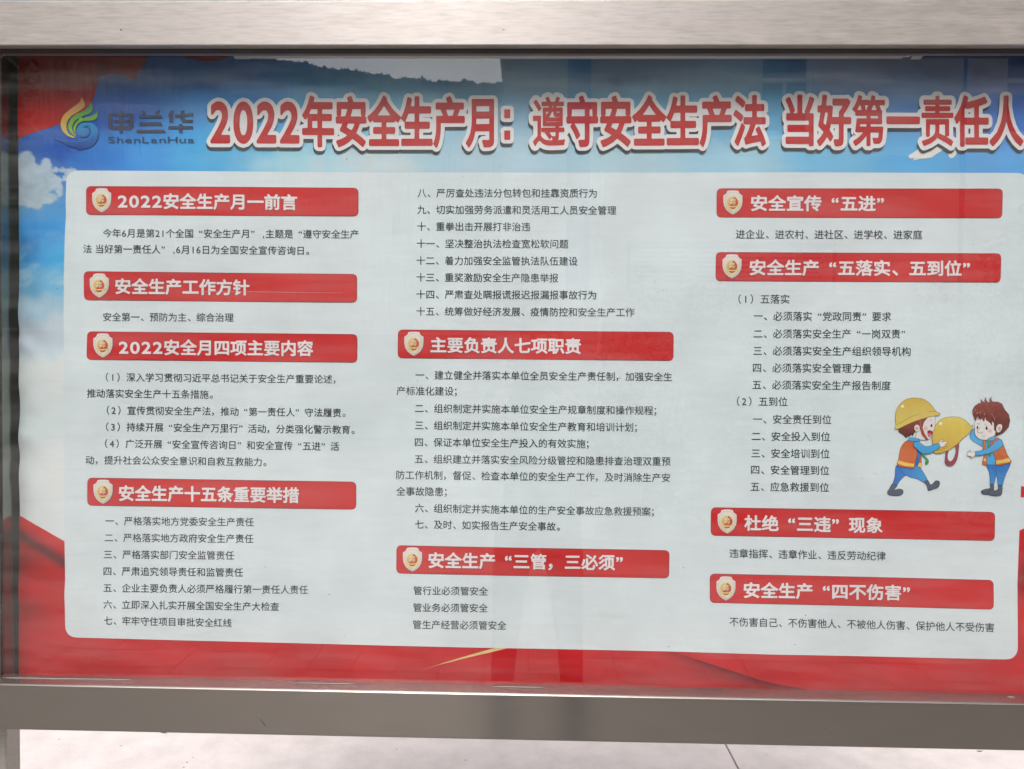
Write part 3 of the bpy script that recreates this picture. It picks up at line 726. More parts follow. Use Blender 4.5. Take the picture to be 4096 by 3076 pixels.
patch('flag_print', [(640, 140), (655, 195), (672, 209), (690, 217), (715, 225), (750, 235), (791, 244), (825, 247), (854, 246), (885, 242), (911, 233), (925, 221), (931, 205), (935, 140)], PR, 1.0, poster, 5.0, flag)
rb = [(77, 2061), (257, 2166), (300, 2190), (300, 2500), (4060, 2580), (4060, 2160), (4072, 2122), (4096, 2112), (4250, 2080), (4250, 2828), (72, 2828)]
patch('ribbon_print', rb, PR, 1.0, poster, 8.0, silk)
patch('ribbon_print', [(4077, 1944), (4092, 1945), (4110, 1952), (4150, 1975), (4110, 1988), (4075, 1989)], PR, 1.0, poster, 5.0, silk)
patch('ribbon_fold_print', np.vstack([FOLD, [(3470, 2828), (2500, 2828), (2500, 2600)]]), PR, 1.3, poster, 5.0, silk_fold)
sw = np.vstack([smooth_open([(1608, 2702), (1740, 2660), (1900, 2612), (1996, 2586)], 8), smooth_open([(2060, 2584), (1960, 2608), (1840, 2636), (1720, 2668), (1612, 2701)], 8)])
patch('swoosh_print', sw, print_mat('print_pale_gold', ink((222, 200, 140))), 1.6, poster, 3.0)
dv = Art(3300, 500, 2.769, 1.2)
dv.fill([(1050, 255), (1000, 290), (915, 345), (935, 352), (915, 360), (945, 362), (925, 372), (955, 372), (990, 365), (970, 398), (1010, 385), (1070, 375), (1120, 372), (1180, 360), (1230, 325), (1300, 280), (1300, 230)], (226, 226, 222), smooth=False)
dv.fill([(1355, 300), (1370, 350), (1390, 371), (1420, 362), (1445, 335), (1470, 300), (1440, 180), (1400, 50), (1380, 100)], (226, 226, 222), smooth=False)
dv.build('bird_print', poster, PR)
# rounded content panel
def rrect(TL, TR, BR, BL, r, n=7, mids=None):
    P = []
    c = [np.array(p, float) for p in (TL, TR, BR, BL)]
    for i in range(4):
        p, a, b_ = c[i], c[i-1], c[(i+1) % 4]; da = (a-p)/np.linalg.norm(a-p); db = (b_-p)/np.linalg.norm(b_-p)
        q0, q1 = p+da*r, p+db*r
        for k in range(n+1):
            t_ = k/n; P.append(q0*(1-t_)**2+p*2*t_*(1-t_)*0.86+p*0.28*t_*(1-t_)*1+q1*t_**2) if False else P.append(q0*(1-t_)**2+2*p*t_*(1-t_)+q1*t_**2)
        if mids and i in mids: P += [np.array(m_, float) for m_ in mids[i]]
    return np.array(P)
pan = rrect((267, 683), (4114, 692), (4067, 2637), (259, 2550), 50, mids={
    0: [(1400, 689), (2600, 691), (3300, 691)], 1: [(4106, 1200), (4092, 1700), (4075, 2100), (4066, 2330)],
    2: [(3100, 2619), (2700, 2606), (1400, 2577)], 3: [(258, 2450), (256, 2380), (259, 2320), (257, 2166), (256, 1500), (256, 1250), (257, 1100), (261, 950), (266, 860), (265, 800)]})
patch('content_panel', pan, M_PANEL, 2.0, poster, 9.0)

# title: red letters, broad white outline, dark drop
TG = []
for s_, a, b_, yc0, yc1, sy, dgt in (('2022', 846, 1198, 484, 484, 238, 0.57), ('年安全生产月', 1211, 1975, 487, 488, 222, 0.57), ('遵守安全生产法', 2131, 3059, 488, 486, 222, 0.57), ('当好第一责任人', 3140, 4090, 485, 485, 222, 0.57)):
    b0 = 3.0
    G_, _ = place(s_, a+b0, b_-b0, yc0, yc1, ysc=sy*0.94, digit=dgt); TG += G_
X = np.arange(815, 4130, 2.6); Y = np.arange(350, 640, 2.6)
DA = glyph_field(TG, X, Y, 34, 1.55, shrink={'遵': 2.2, '第': 1.2, '责': 1.6})
DI = glyph_field(TG, X, Y, 34, 1.12)
gx, gy = np.meshgrid(X, Y)
for (a, b_, c_, d_) in ((2017, 438, 2041, 474), (2017, 523, 2041, 560)):
    q = np.maximum(np.maximum(a-gx, gx-c_), np.maximum(b_-gy, gy-d_)); DA = np.minimum(DA, q+4.4); DI = np.minimum(DI, np.hypot(np.maximum(np.maximum(a-gx, gx-c_), 0), np.maximum(np.maximum(b_-gy, gy-d_), 0))+5)
V, Fc = march(DA-4.4, X, Y); mesh_obj('title_lettering', P3(V, 5.0), Fc, M_RED, poster, smooth=True)
V, Fc = march(DI-19.5, X, Y); mesh_obj('title_outline', P3(V, 4.0), Fc, M_TWHITE, poster, smooth=True)
V, Fc = march(DI-18.5, X, Y); V = V+np.array([-3.5, 13.0])
mesh_obj('title_shadow', P3(V, 3.0), Fc, M_SHADOW, poster, smooth=True)

# text lines
for ln in LINES:
    G_, _ = place(ln[0], ln[1], ln[2], ln[3], ln[4])
    text_mesh('text_line', G_, M_GREY, 3.0, poster)

# banners with shield emblem and heading
def shield_art(ox, oy):
    A = Art(ox, oy, 1.0, 5.0)           # centre of shield at 0,0; 76 wide, 96 tall
    def sh(k, dy=0): return [(-22*k, -46*k+dy), (-10*k, -48*k+dy), (10*k, -48*k+dy), (22*k, -46*k+dy), (26*k, -36*k+dy), (38*k, -28*k+dy), (38*k, -2*k+dy), (35*k, 14*k+dy), (26*k, 30*k+dy), (13*k, 41*k+dy), (0, 48*k+dy), (-13*k, 41*k+dy), (-26*k, 30*k+dy), (-35*k, 14*k+dy), (-38*k, -2*k+dy), (-38*k, -28*k+dy), (-26*k, -36*k+dy)]
    A.fill([(x+1.5, y+1.5) for x, y in sh(1.0)], (140, 95, 105), 0, False)
    A.fill(sh(1.0), (228, 224, 220), 0.5, False, (206, 200, 208))
    A.fill(sh(0.86, 0), (205, 198, 186), 0.9, False, (225, 205, 150))
    A.fill(sh(0.80, -1), (226, 222, 212), 1.2, False, (228, 205, 150))
    A.fill([(0, 40), (14, 30), (24, 14), (28, 0), (20, 10), (0, 26)], (238, 222, 180), 1.4, True)
    A.disc((-2, -2), 21, 22, (224, 204, 140), 1.7, (214, 168, 100))
    A.fill([(3, -22), (12, -18), (20, -6), (20, 6), (14, 14), (0, 18), (-12, 14), (-10, 6), (0, 2), (4, -8)], (198, 92, 66), 2.1, True)
    A.fill([(-12, 19), (0, 21), (12, 19), (6, 25), (-6, 25)], (176, 84, 60), 2.3, True)
    A.fill([(-24, 11), (-14, 14), (0, 15), (14, 14), (24, 11), (24, 17), (0, 20), (-24, 17)], (236, 206, 140), 2.5, False)
    # tiny four-character mark
    for (a, b_, c_, d_) in ((-11, -13, -2, -11), (-10, -9, -3, -7), (-7, -15, -5, -5), (1, -12, 11, -10), (2, -8, 10, -6.4), (5, -14, 7, -3), (-11, -2, -2, 0), (-11, 3, -2, 5), (-9, 0, -7, 8), (1, 0, 11, 2), (2, 4, 10, 5.6), (2, 2, 4, 10), (8, -3, 10, 0)):
        A.fill([(a, b_), (c_, b_), (c_, d_), (a, d_)], (246, 226, 196), 2.8, False)
    return A
for (TL, TR, BR, BL, hd, hx0, hx1, hy0, hy1) in BAN:
    P = rrect(TL, TR, BR, BL, 21)
    # darker keyline, then the red field
    c_ = P.mean(0)
    bn = patch('section_banner', P, M_BANE, 3.0, poster, 5.0)
    f, X, Y = poly_field(P, 4.0); V, Fc = march(f+2.2, X, Y)
    mesh_obj('banner_field', P3(V, 4.0), Fc, M_BAN, bn, smooth=True)
    sl_ = (TR[1]-TL[1])/(TR[0]-TL[0])
    A = shield_art(TL[0]+64, TL[1]+(BL[1]-TL[1])/2+sl_*64-1); A.build('shield_emblem', bn, PR)
    G_, sx = place(hd, hx0+1.5, hx1-1.5, hy0, hy1, ysc=None, digit=0.68)
    em = 62.0
    G_ = []
    G0, sx = place(hd, hx0+1.5, hx1-1.5, hy0, hy1, ysc=65, digit=0.68)
    for ch, Q in G0:
        G_.append((ch, Q))
    X = np.arange(hx0-8, hx1+8, 1.7); Y = np.arange(min(hy0, hy1)-42, max(hy0, hy1)+42, 1.7)
    D = glyph_field(G_, X, Y, 8, 1.0, shrink={'重': .5, '要': .4, '害': .5, '象': .4, '管': .4, '落': .3})
    V, Fc = march(D-1.9, X, Y)
    mesh_obj('heading_shadow', P3(V+np.array([1.6, 1.6]), 4.7), Fc, M_BANE, bn, smooth=True)
    mesh_obj('heading_lettering', P3(V, 5.4), Fc, M_WHITE, bn, smooth=True)

# logo
LG = Art(200, 330, 3.568, 2.5)
LG.fill([(463, 218), (490, 255), (510, 320), (495, 360), (420, 420), (330, 475), (285, 520), (255, 580), (250, 660), (285, 740), (375, 792), (300, 785), (230, 740), (180, 670), (165, 590), (190, 500), (250, 430), (340, 360), (410, 310), (445, 270)], (190, 140, 100), 0, True, (222, 190, 80))
LG.fill([(592, 300), (622, 340), (618, 400), (580, 445), (500, 478), (462, 495), (470, 515), (520, 505), (600, 485), (660, 450), (685, 412), (695, 450), (685, 510), (640, 540), (560, 553), (480, 560), (420, 590), (385, 640), (375, 700), (395, 740), (355, 700), (352, 640), (380, 580), (425, 535), (415, 522), (370, 560), (335, 620), (335, 690), (385, 775), (320, 735), (278, 670), (275, 600), (310, 530), (370, 470), (450, 430), (530, 390), (570, 345)], (60, 150, 90), 0.6, True, (150, 190, 50))
LG.fill([(400, 690), (420, 630), (470, 590), (550, 582), (640, 605), (695, 670), (705, 740), (680, 830), (620, 900), (540, 940), (450, 962), (385, 962), (430, 935), (380, 938), (280, 915), (220, 885), (245, 895), (180, 860), (120, 830), (75, 798), (110, 795), (230, 830), (360, 845), (480, 840), (560, 815), (600, 770), (605, 700), (585, 660), (540, 635), (600, 630), (540, 625), (480, 655), (520, 650), (560, 670), (572, 720), (545, 770), (480, 785), (420, 760)], (60, 150, 200), 0.9, True, (52, 70, 150))
LG.stroke([(80, 800), (200, 832), (340, 846), (480, 842), (560, 818)], (110, 140, 190), 1.3, 5)
LG.stroke([(700, 690), (700, 760), (670, 845), (600, 915), (500, 950)], (90, 120, 190), 1.3, 4)
LG.build('logo_emblem', poster, PR)
T = Art(200, 330, 3.568, 2.5); gcol = (72, 78, 98)
def R_(pts): T.fill(pts, gcol, T.k, False); T.k += 0.03
T.k = 0
for pts in ([(840, 440), (893, 440), (893, 625), (1140, 625), (1140, 600), (1195, 600), (1195, 640), (1165, 680), (870, 680), (842, 650)],
            [(905, 440), (1180, 440), (1195, 460), (1195, 605), (1143, 605), (1143, 482), (915, 482)], [(915, 540), (1143, 540), (1143, 580), (915, 580)],
            [(993, 405), (1045, 405), (1045, 630), (1052, 728), (1000, 728), (1000, 630)],
            [(1305, 405), (1355, 405), (1382, 455), (1330, 455)], [(1530, 405), (1582, 405), (1560, 455), (1508, 455)],
            [(1285, 472), (1600, 472), (1612, 516), (1276, 516)], [(1295, 574), (1596, 574), (1614, 622), (1280, 622)], [(1250, 680), (1640, 680), (1656, 722), (1238, 722)],
            [(1730, 405), (1780, 405), (1765, 460), (1762, 578), (1710, 578), (1710, 490), (1688, 486)],
            [(1873, 405), (1925, 405), (1925, 520), (1945, 537), (2052, 537), (2040, 578), (1900, 578), (1873, 545)], [(1800, 460), (1930, 460), (2052, 437), (2052, 480), (1930, 500), (1790, 505)],
            [(1705, 628), (2045, 628), (2056, 670), (1690, 670)], [(1848, 598), (1900, 598), (1900, 722), (1848, 722)]): R_(pts)
T.build('logo_lettering', poster, PR)
L_ = layout('ShenLanHua'); G_ = [(ch, np.stack([dx+GL[ch][0][:, 0]*k, GL[ch][0][:, 1]], 1)) for ch, dx, k in L_]
b1 = max(g_[:, 0].max() for _, g_ in G_); G2 = []
for ch, Q in G_: G2.append((ch, np.stack([436+Q[:, 0]/b1*(779-436), 573-Q[:, 1]*35.5], 1)))
text_mesh('logo_lettering', G2, print_mat('print_logo_blue_grey', ink((70, 88, 118))), 2.5, poster)

# ------------------------------------------------------------------ printed cartoon of two workers
OL = (62, 58, 60)
YEL, YE2, ORG, BLU, BL2, SKN, HR1, HR2, BOOT, GRN, STR = (206, 174, 84), (216, 200, 108), (203, 112, 72), (92, 172, 222), (60, 120, 190), (226, 220, 216), (150, 78, 68), (92, 56, 54), (92, 102, 116), (70, 150, 105), (232, 196, 110)
def worker_one():
    A = Art(3500, 1550, 3.5336, 3.0)
    A.fill([(310, 1100), (285, 1150), (278, 1250), (250, 1350), (235, 1375), (300, 1390), (350, 1320), (430, 1245), (500, 1270), (590, 1290), (690, 1340), (738, 1310), (700, 1230), (640, 1140), (600, 1100), (450, 1080)], (62, 110, 185), 0, True, (84, 160, 215), 0, OL, 5)
    A.stroke([(350, 1145), (380, 1200), (430, 1245)], OL, 0.3, 4)
    A.fill([(240, 1365), (200, 1430), (172, 1480), (190, 1515), (250, 1530), (340, 1528), (390, 1500), (393, 1455), (350, 1433), (300, 1440), (270, 1440), (310, 1385)], BOOT, 0.4, True, None, 1, OL, 5)
    A.fill([(690, 1340), (725, 1380), (745, 1450), (770, 1457), (830, 1435), (890, 1410), (911, 1350), (895, 1320), (850, 1318), (815, 1355), (780, 1370), (738, 1308)], BOOT, 0.4, True, None, 1, OL, 5)
    A.fill([(560, 900), (640, 930), (652, 1010), (660, 1110), (640, 1135), (600, 1100), (590, 1000)], ORG, 0.5, True, None, 1, OL, 4)
    A.fill([(608, 1070), (655, 1062), (662, 1120), (640, 1133), (600, 1108)], STR, 0.7, False)
    A.fill([(590, 880), (640, 930), (620, 1040), (600, 1098), (575, 1105), (550, 1098), (560, 1000)], BL2, 0.6, True, None, 1, OL, 4)
    A.fill([(440, 755), (520, 750), (560, 765), (590, 860), (590, 960), (565, 1060), (540, 1140), (430, 1130), (310, 1098), (330, 1000), (350, 880), (390, 800)], ORG, 0.9, True, None, 1, OL, 5)
    A.fill([(325, 1025), (430, 1058), (555, 1076), (545, 1118), (420, 1108), (312, 1072)], STR, 1.2, False)
    A.stroke([(323, 1033), (430, 1064), (555, 1080)], (190, 130, 70), 1.35, 3)
    A.fill([(640, 935), (700, 970), (745, 1020), (750, 1060), (718, 1093), (702, 1070), (710, 1020), (670, 980)], GRN, 1.4, True, None, 1, (50, 110, 80), 3)
    A.fill([(560, 730), (600, 560), (680, 400), (830, 400), (842, 500), (850, 550), (870, 575), (868, 600), (838, 608), (820, 650), (780, 710), (730, 740), (640, 738), (600, 720)], SKN, 1.5, True, None, 1, OL, 4)
    A.fill([(325, 580), (330, 630), (380, 655), (440, 715), (450, 680), (470, 700), (510, 655), (520, 690), (560, 620), (600, 600), (660, 580), (680, 490), (740, 420), (640, 430), (450, 520)], HR1, 1.8, False, HR2, 1, OL, 3)
    A.fill([(545, 560), (570, 525), (610, 530), (625, 570), (620, 610), (590, 628), (555, 605)], SKN, 2.1, True, None, 1, OL, 4)
    A.disc((585, 578), 24, 26, (214, 170, 160), 2.3)
    A.fill([(612, 455), (650, 450), (660, 560), (690, 650), (745, 735), (712, 738), (650, 660), (625, 560)], (168, 88, 80), 2.4, False, None, 1, OL, 3)
    A.fill([(290, 530), (278, 440), (290, 330), (330, 250), (400, 185), (480, 153), (560, 147), (660, 160), (740, 205), (800, 265), (850, 335), (900, 362), (912, 376), (895, 392), (830, 400), (740, 420), (600, 460), (450, 520), (330, 578), (280, 585), (272, 560)], YEL, 2.6, True, YE2, 1, (120, 100, 60), 5)
    A.stroke([(300, 528), (400, 470), (500, 410), (610, 373)], (110, 100, 30), 2.9, 4)
    A.stroke([(745, 342), (800, 335), (850, 337)], (110, 100, 30), 2.9, 4)
    A.disc((380, 265), 23, 22, (240, 228, 185), 2.9)
    A.disc((790, 538), 13, 22, (40, 38, 38), 1.8)
    A.stroke([(765, 478), (780, 460), (802, 458)], OL, 1.8, 4)
    A.fill([(735, 615), (770, 605), (805, 625), (795, 665), (755, 698), (738, 660)], (160, 60, 66), 1.8, True, None, 1, OL, 3)
    A.fill([(745, 650), (790, 655), (765, 695), (750, 690)], (222, 120, 140), 2.0, True)
    A.disc((710, 575), 30, 30, (224, 190, 186), 1.7)
    A.stroke([(828, 590), (838, 606), (860, 600)], OL, 1.8, 4)
    A.fill([(455, 748), (480, 712), (560, 712), (610, 730), (628, 758), (560, 760), (500, 752)], BLU, 2.0, True, None, 1, OL, 4)
    # near arm and hand (drawn over the offered helmet)
    A.fill([(545, 770), (590, 758), (640, 790), (700, 830), (780, 820), (840, 798), (885, 790), (908, 830), (895, 855), (830, 895), (760, 930), (680, 935), (620, 905), (560, 850), (532, 810)], BLU, 4.2, True, (78, 158, 212), 1, OL, 5)
    A.fill([(890, 785), (915, 745), (948, 735), (945, 752), (925, 768), (960, 765), (1008, 760), (1010, 775), (985, 800), (965, 828), (915, 840)], SKN, 4.0, True, None, 1, OL, 4)
    return A.build('worker_drawing', poster, PR)
def helmet_art():
    A = Art(3500, 1550, 3.5336, 3.0)
    A.fill([(1000, 890), (985, 960), (978, 1040), (1000, 1090), (1050, 1107), (1110, 1080), (1150, 1010), (1170, 900), (1175, 790), (1130, 810), (1135, 900), (1100, 1000), (1060, 1040), (1025, 1020), (1015, 960), (1030, 890)], (156, 84, 90), 3.0, True, None, 1, OL, 3)
    A.fill([(798, 720), (820, 600), (860, 510), (940, 440), (1060, 413), (1180, 420), (1270, 465), (1330, 528), (1365, 535), (1362, 570), (1320, 640), (1240, 710), (1150, 800), (1050, 870), (940, 920), (850, 930), (822, 918), (830, 885), (812, 820)], (218, 198, 104), 3.2, True, (206, 170, 82), 1, (120, 100, 60), 5)
    A.stroke([(865, 884), (940, 872), (1000, 840), (1030, 822)], (110, 100, 30), 3.45, 4)
    A.disc((918, 508), 24, 23, (240, 228, 185), 3.5)
    return A.build('helmet_drawing', poster, PR)
def worker_two():
    A = Art(3500, 1550, 3.5336, 3.0)
    A.fill([(1400, 575), (1355, 620), (1336, 680), (1350, 730), (1430, 790), (1520, 830), (1530, 740), (1450, 700), (1410, 650)], BLU, 0, True, None, 1, OL, 5)
    A.fill([(1570, 1090), (1600, 1180), (1615, 1280), (1618, 1370), (1668, 1372), (1690, 1290), (1705, 1240), (1720, 1300), (1730, 1380), (1790, 1385), (1810, 1310), (1850, 1200), (1885, 1130), (1890, 1060), (1700, 1080)], (66, 118, 192), 0.3, True, (88, 152, 208), 1, OL, 5)
    A.stroke([(1680, 1130), (1700, 1180), (1706, 1240)], OL, 0.6, 4)
    A.fill([(1618, 1365), (1615, 1420), (1560, 1432), (1500, 1455), (1492, 1485), (1530, 1510), (1600, 1512), (1660, 1480), (1668, 1370)], BOOT, 0.6, True, None, 1, OL, 5)
    A.fill([(1730, 1380), (1728, 1430), (1690, 1455), (1640, 1440), (1595, 1465), (1590, 1505), (1640, 1527), (1750, 1528), (1782, 1490), (1785, 1385)], BOOT, 0.9, True, None, 1, OL, 5)
    A.fill([(1555, 740), (1650, 720), (1700, 760), (1690, 1090), (1570, 1085), (1550, 900)], BLU, 1.0, False, None, 1, OL, 4)
    A.fill([(1525, 735), (1560, 745), (1552, 850), (1570, 960), (1565, 1092), (1520, 1090), (1508, 1060), (1530, 960), (1515, 850)], ORG, 1.2, True, None, 1, OL, 4)
    A.fill([(1690, 705), (1770, 740), (1820, 850), (1860, 950), (1912, 1040), (1890, 1065), (1710, 1100), (1690, 1000), (1655, 900), (1620, 780), (1640, 740)], ORG, 1.4, True, None, 1, OL, 5)
    A.fill([(1530, 1002), (1563, 1004), (1563, 1040), (1522, 1036)], STR, 1.6, False)
    A.fill([(1698, 1032), (1800, 1015), (1880, 990), (1905, 1030), (1890, 1048), (1800, 1065), (1704, 1080)], STR, 1.7, False)
    A.fill([(1565, 745), (1600, 740), (1605, 775), (1625, 900), (1630, 950), (1608, 980), (1588, 950), (1575, 780)], GRN, 1.8, False, None, 1, (50, 110, 80), 3)
    A.fill([(1405, 480), (1400, 560), (1400, 640), (1430, 700), (1500, 735), (1600, 735), (1670, 690), (1700, 600), (1700, 450), (1560, 400)], SKN, 2.0, True, None, 1, OL, 4)
    A.fill([(1560, 745), (1600, 715), (1670, 685), (1688, 700), (1670, 740), (1630, 752), (1590, 745)], BLU, 2.2, True, None, 1, OL, 4)
    A.fill([(1358, 360), (1372, 310), (1400, 260), (1450, 225), (1490, 215), (1482, 160), (1510, 195), (1545, 212), (1536, 180), (1555, 130), (1560, 175), (1585, 210), (1610, 205), (1608, 160), (1643, 128), (1630, 165), (1650, 200), (1730, 203), (1785, 230), (1820, 310), (1880, 380), (1895, 470), (1875, 560), (1800, 640), (1690, 690), (1700, 620), (1675, 600), (1670, 500), (1640, 470), (1645, 540), (1610, 490), (1560, 460), (1548, 410), (1530, 485), (1490, 430), (1480, 465), (1440, 400), (1410, 470), (1390, 420), (1375, 370), (1385, 320)], HR1, 2.4, False, HR2, 1, OL, 4)
    A.fill([(1700, 600), (1705, 550), (1740, 515), (1780, 525), (1785, 570), (1760, 620), (1720, 635)], SKN, 2.7, True, None, 1, OL, 4)
    A.disc((1745, 580), 20, 28, (214, 170, 160), 2.9)
    A.stroke([(1625, 365), (1660, 400), (1682, 465)], (196, 150, 140), 2.8, 6)
    for q in ((1410, 300), (1435, 345), (1478, 340), (1540, 365)): A.stroke([q, (q[0]-4, q[1]+12), (q[0]-3, q[1]+28)], (220, 180, 170), 2.8, 5)
    A.disc((1437, 565), 11, 22, (40, 38, 38), 2.4); A.disc((1566, 575), 14, 24, (40, 38, 38), 2.4)
    A.stroke([(1428, 510), (1450, 518), (1470, 505)], OL, 2.4, 4); A.stroke([(1540, 505), (1555, 535), (1585, 540)], OL, 2.4, 4)
    A.stroke([(1478, 566), (1440, 605), (1445, 635), (1500, 640), (1510, 622)], OL, 2.4, 5)
    A.stroke([(1500, 675), (1515, 698), (1543, 680)], OL, 2.4, 4)
    A.disc((1615, 610), 30, 28, (224, 190, 186), 2.2)
    A.fill([(1400, 905), (1480, 890), (1560, 865), (1640, 810), (1700, 750), (1760, 730), (1790, 770), (1780, 830), (1700, 890), (1600, 930), (1500, 955), (1410, 965), (1395, 935)], BLU, 3.0, True, (84, 162, 214), 1, OL, 5)
    A.fill([(1398, 905), (1360, 915), (1345, 910), (1338, 885), (1325, 910), (1315, 888), (1308, 915), (1295, 900), (1292, 945), (1310, 970), (1345, 970), (1340, 995), (1360, 990), (1400, 960)], SKN, 3.2, True, None, 1, OL, 4)
    return A.build('worker_drawing', poster, PR)
worker_one(); helmet_art(); worker_two()

# ================================================================== what stands opposite and shows mirrored in the glass
CREAM = pmat('cream_render', (0.84, 0.78, 0.66), 0.85, noise=0.06, nscale=1.5)
BLUEP = pmat('blue_painted_render', (0.16, 0.30, 0.55), 0.8, noise=0.06, nscale=2)
WFR = pmat('white_window_frame', (0.86, 0.86, 0.86), 0.4)
PANE = pmat('dark_window_pane', (0.05, 0.08, 0.11), 0.08)
BD = 11.7                                        # distance board -> facade
bx0 = refl(2012, 800, BD)[0]; by = GLASS_Y-BD
bld = empty('office_building', (bx0+7, by, 0)); tag(bld, 'cream rendered office building with blue stripe, opposite the board', 'building')
def bz(py): return float(refl(2600, py, BD)[2])
def bxx(px, py=600): return float(refl(px, py, BD)[0])
def wall_with_holes():
    bm = bmesh.new(); holes = HOLES
    xs_ = sorted({bx0, bx0+15}|{h[0] for h in holes}|{h[1] for h in holes}); zs_ = sorted({0.0, 8.6}|{h[2] for h in holes}|{h[3] for h in holes})
    for i in range(len(xs_)-1):
        for j in range(len(zs_)-1):
            cx_, cz_ = (xs_[i]+xs_[i+1])/2, (zs_[j]+zs_[j+1])/2
            if any(h[0] < cx_ < h[1] and h[2] < cz_ < h[3] for h in holes): continue
            vs = [bm.verts.new(v) for v in ((xs_[i], by, zs_[j]), (xs_[i+1], by, zs_[j]), (xs_[i+1], by, zs_[j+1]), (xs_[i], by, zs_[j+1]))]; bm.faces.new(vs[::-1])
    bmesh.ops.remove_doubles(bm, verts=bm.verts, dist=1e-4)
    r = bmesh.ops.extrude_face_region(bm, geom=bm.faces[:]); 
    for v in r['geom']:
        if isinstance(v, bmesh.types.BMVert): v.co.y -= 0.3
    bmesh.ops.recalc_face_normals(bm, faces=bm.faces[:])
    return bm
wx0, wx1, wz0, wz1 = bxx(3028), bxx(3248), bz(540), bz(190)
HOLES = [(wx0, wx1, wz0, wz1), (wx0+4.2, wx1+4.2, wz0, wz1)]
bm_obj('wall', wall_with_holes(), CREAM, bld)
box('wall', bx0+0.002, bx0+14.99, by-8, by-0.302, 0, 8.5, CREAM, bld)
box('roof', bx0-0.25, bx0+15.3, by-8.3, by+0.35, 8.6, 8.8, CREAM, bld)
for (a, b_, c_, d_) in HOLES:
    bm = bmesh.new(); w_ = 0.09
    box_bm(bm, a, a+w_, by-0.12, by-0.05, c_, d_); box_bm(bm, b_-w_, b_, by-0.12, by-0.05, c_, d_)
    box_bm(bm, a+w_, b_-w_, by-0.12, by-0.05, c_, c_+w_); box_bm(bm, a+w_, b_-w_, by-0.12, by-0.05, d_-w_, d_)
    zt_ = c_+(d_-c_)*0.62; box_bm(bm, a+w_, b_-w_, by-0.12, by-0.052, zt_, zt_+0.07); xm = (a+b_)/2; box_bm(bm, xm-0.03, xm+0.03, by-0.12, by-0.053, c_+w_, zt_)
    wn = bm_obj('window', bm, WFR, bld)
    box('pane', a+0.01, b_-0.01, by-0.10, by-0.09, c_+0.01, d_-0.01, PANE, wn)
    box('sill', a-0.08, b_+0.08, by+0.002, by+0.09, c_-0.1, c_, WFR, wn)
box('blue_stripe', bxx(2268), bxx(2360), by+0.003, by+0.06, 0.3, 8.59, BLUEP, bld)
box('ledge', bx0, bxx(2268)-0.002, by+0.002, by+0.05, bz(545), bz(538), CREAM, bld)
box('ledge', bxx(2360)+0.002, wx0-0.12, by+0.002, by+0.05, bz(545), bz(538), CREAM, bld)
tube('downpipe', [(bxx(2406), by+0.07, 0.1), (bxx(2406), by+0.07, bz(690))], 0.04, WFR, bld)
box('plinth', bx0-0.02, bx0+15.02, by+0.004, by+0.08, 0, bz(1176), pmat('grey_plinth', (0.42, 0.41, 0.38), 0.8, noise=0.1, nscale=3), bld)
# notices fixed to the wall
NB, NW, NT = pmat('notice_blue', (0.30, 0.50, 0.72), 0.5), pmat('notice_white', (0.78, 0.84, 0.9), 0.5), pmat('notice_text', (0.35, 0.40, 0.48), 0.6)
for k, (a, b_) in enumerate(((2505, 2915), (2922, 3336))):
    t_ = empty('wall_notice', (bxx((a+b_)/2), by+0.09, bz(1170)))
    tag(t_, ('left' if k == 1 else 'right')+'-hand blue and white notice panel fixed to the cream building', 'notice panel', 'notice panels on the building')
    box('board', bxx(a, 1000), bxx(b_, 1000), by+0.082, by+0.10, bz(1170), bz(968), NB, t_)
    box('sheet', bxx(a+14, 1000), bxx(b_-14, 1000), by+0.101, by+0.104, bz(1155), bz(998), NW, t_)
    bm = bmesh.new()
    for i in range(3):
        for j in range(7):
            xa = a+30+i*125; box_bm(bm, bxx(xa, 1000), bxx(xa+random.uniform(60, 105), 1000), by+0.1045, by+0.106, bz(1016+j*19), bz(1010+j*19))
    bm_obj('text_rows', bm, NT, t_)
# round no-smoking plate
ns = empty('no_smoking_sign', (bxx(2444), by+0.09, bz(1095))); tag(ns, 'small round no-smoking plate on the building left of the notice panels', 'sign')
c_ = np.array([bxx(2444, 1095), by+0.09, bz(1095)])
box('plate', c_[0]-0.14, c_[0]+0.14, by+0.082, by+0.088, c_[2]-0.24, c_[2]+0.13, NW, ns)
tube('ring', [(c_[0]+0.09*math.cos(a), by+0.092, c_[2]+0.09*math.sin(a)) for a in np.linspace(0, 2*math.pi, 25)], 0.009, NT, ns, n=6)
tube('slash', [(c_[0]-0.065, by+0.093, c_[2]+0.065), (c_[0]+0.065, by+0.093, c_[2]-0.065)], 0.008, NT, ns, n=6)
box('cigarette', c_[0]-0.05, c_[0]+0.05, by+0.09, by+0.094, c_[2]-0.01, c_[2]+0.008, NT, ns)

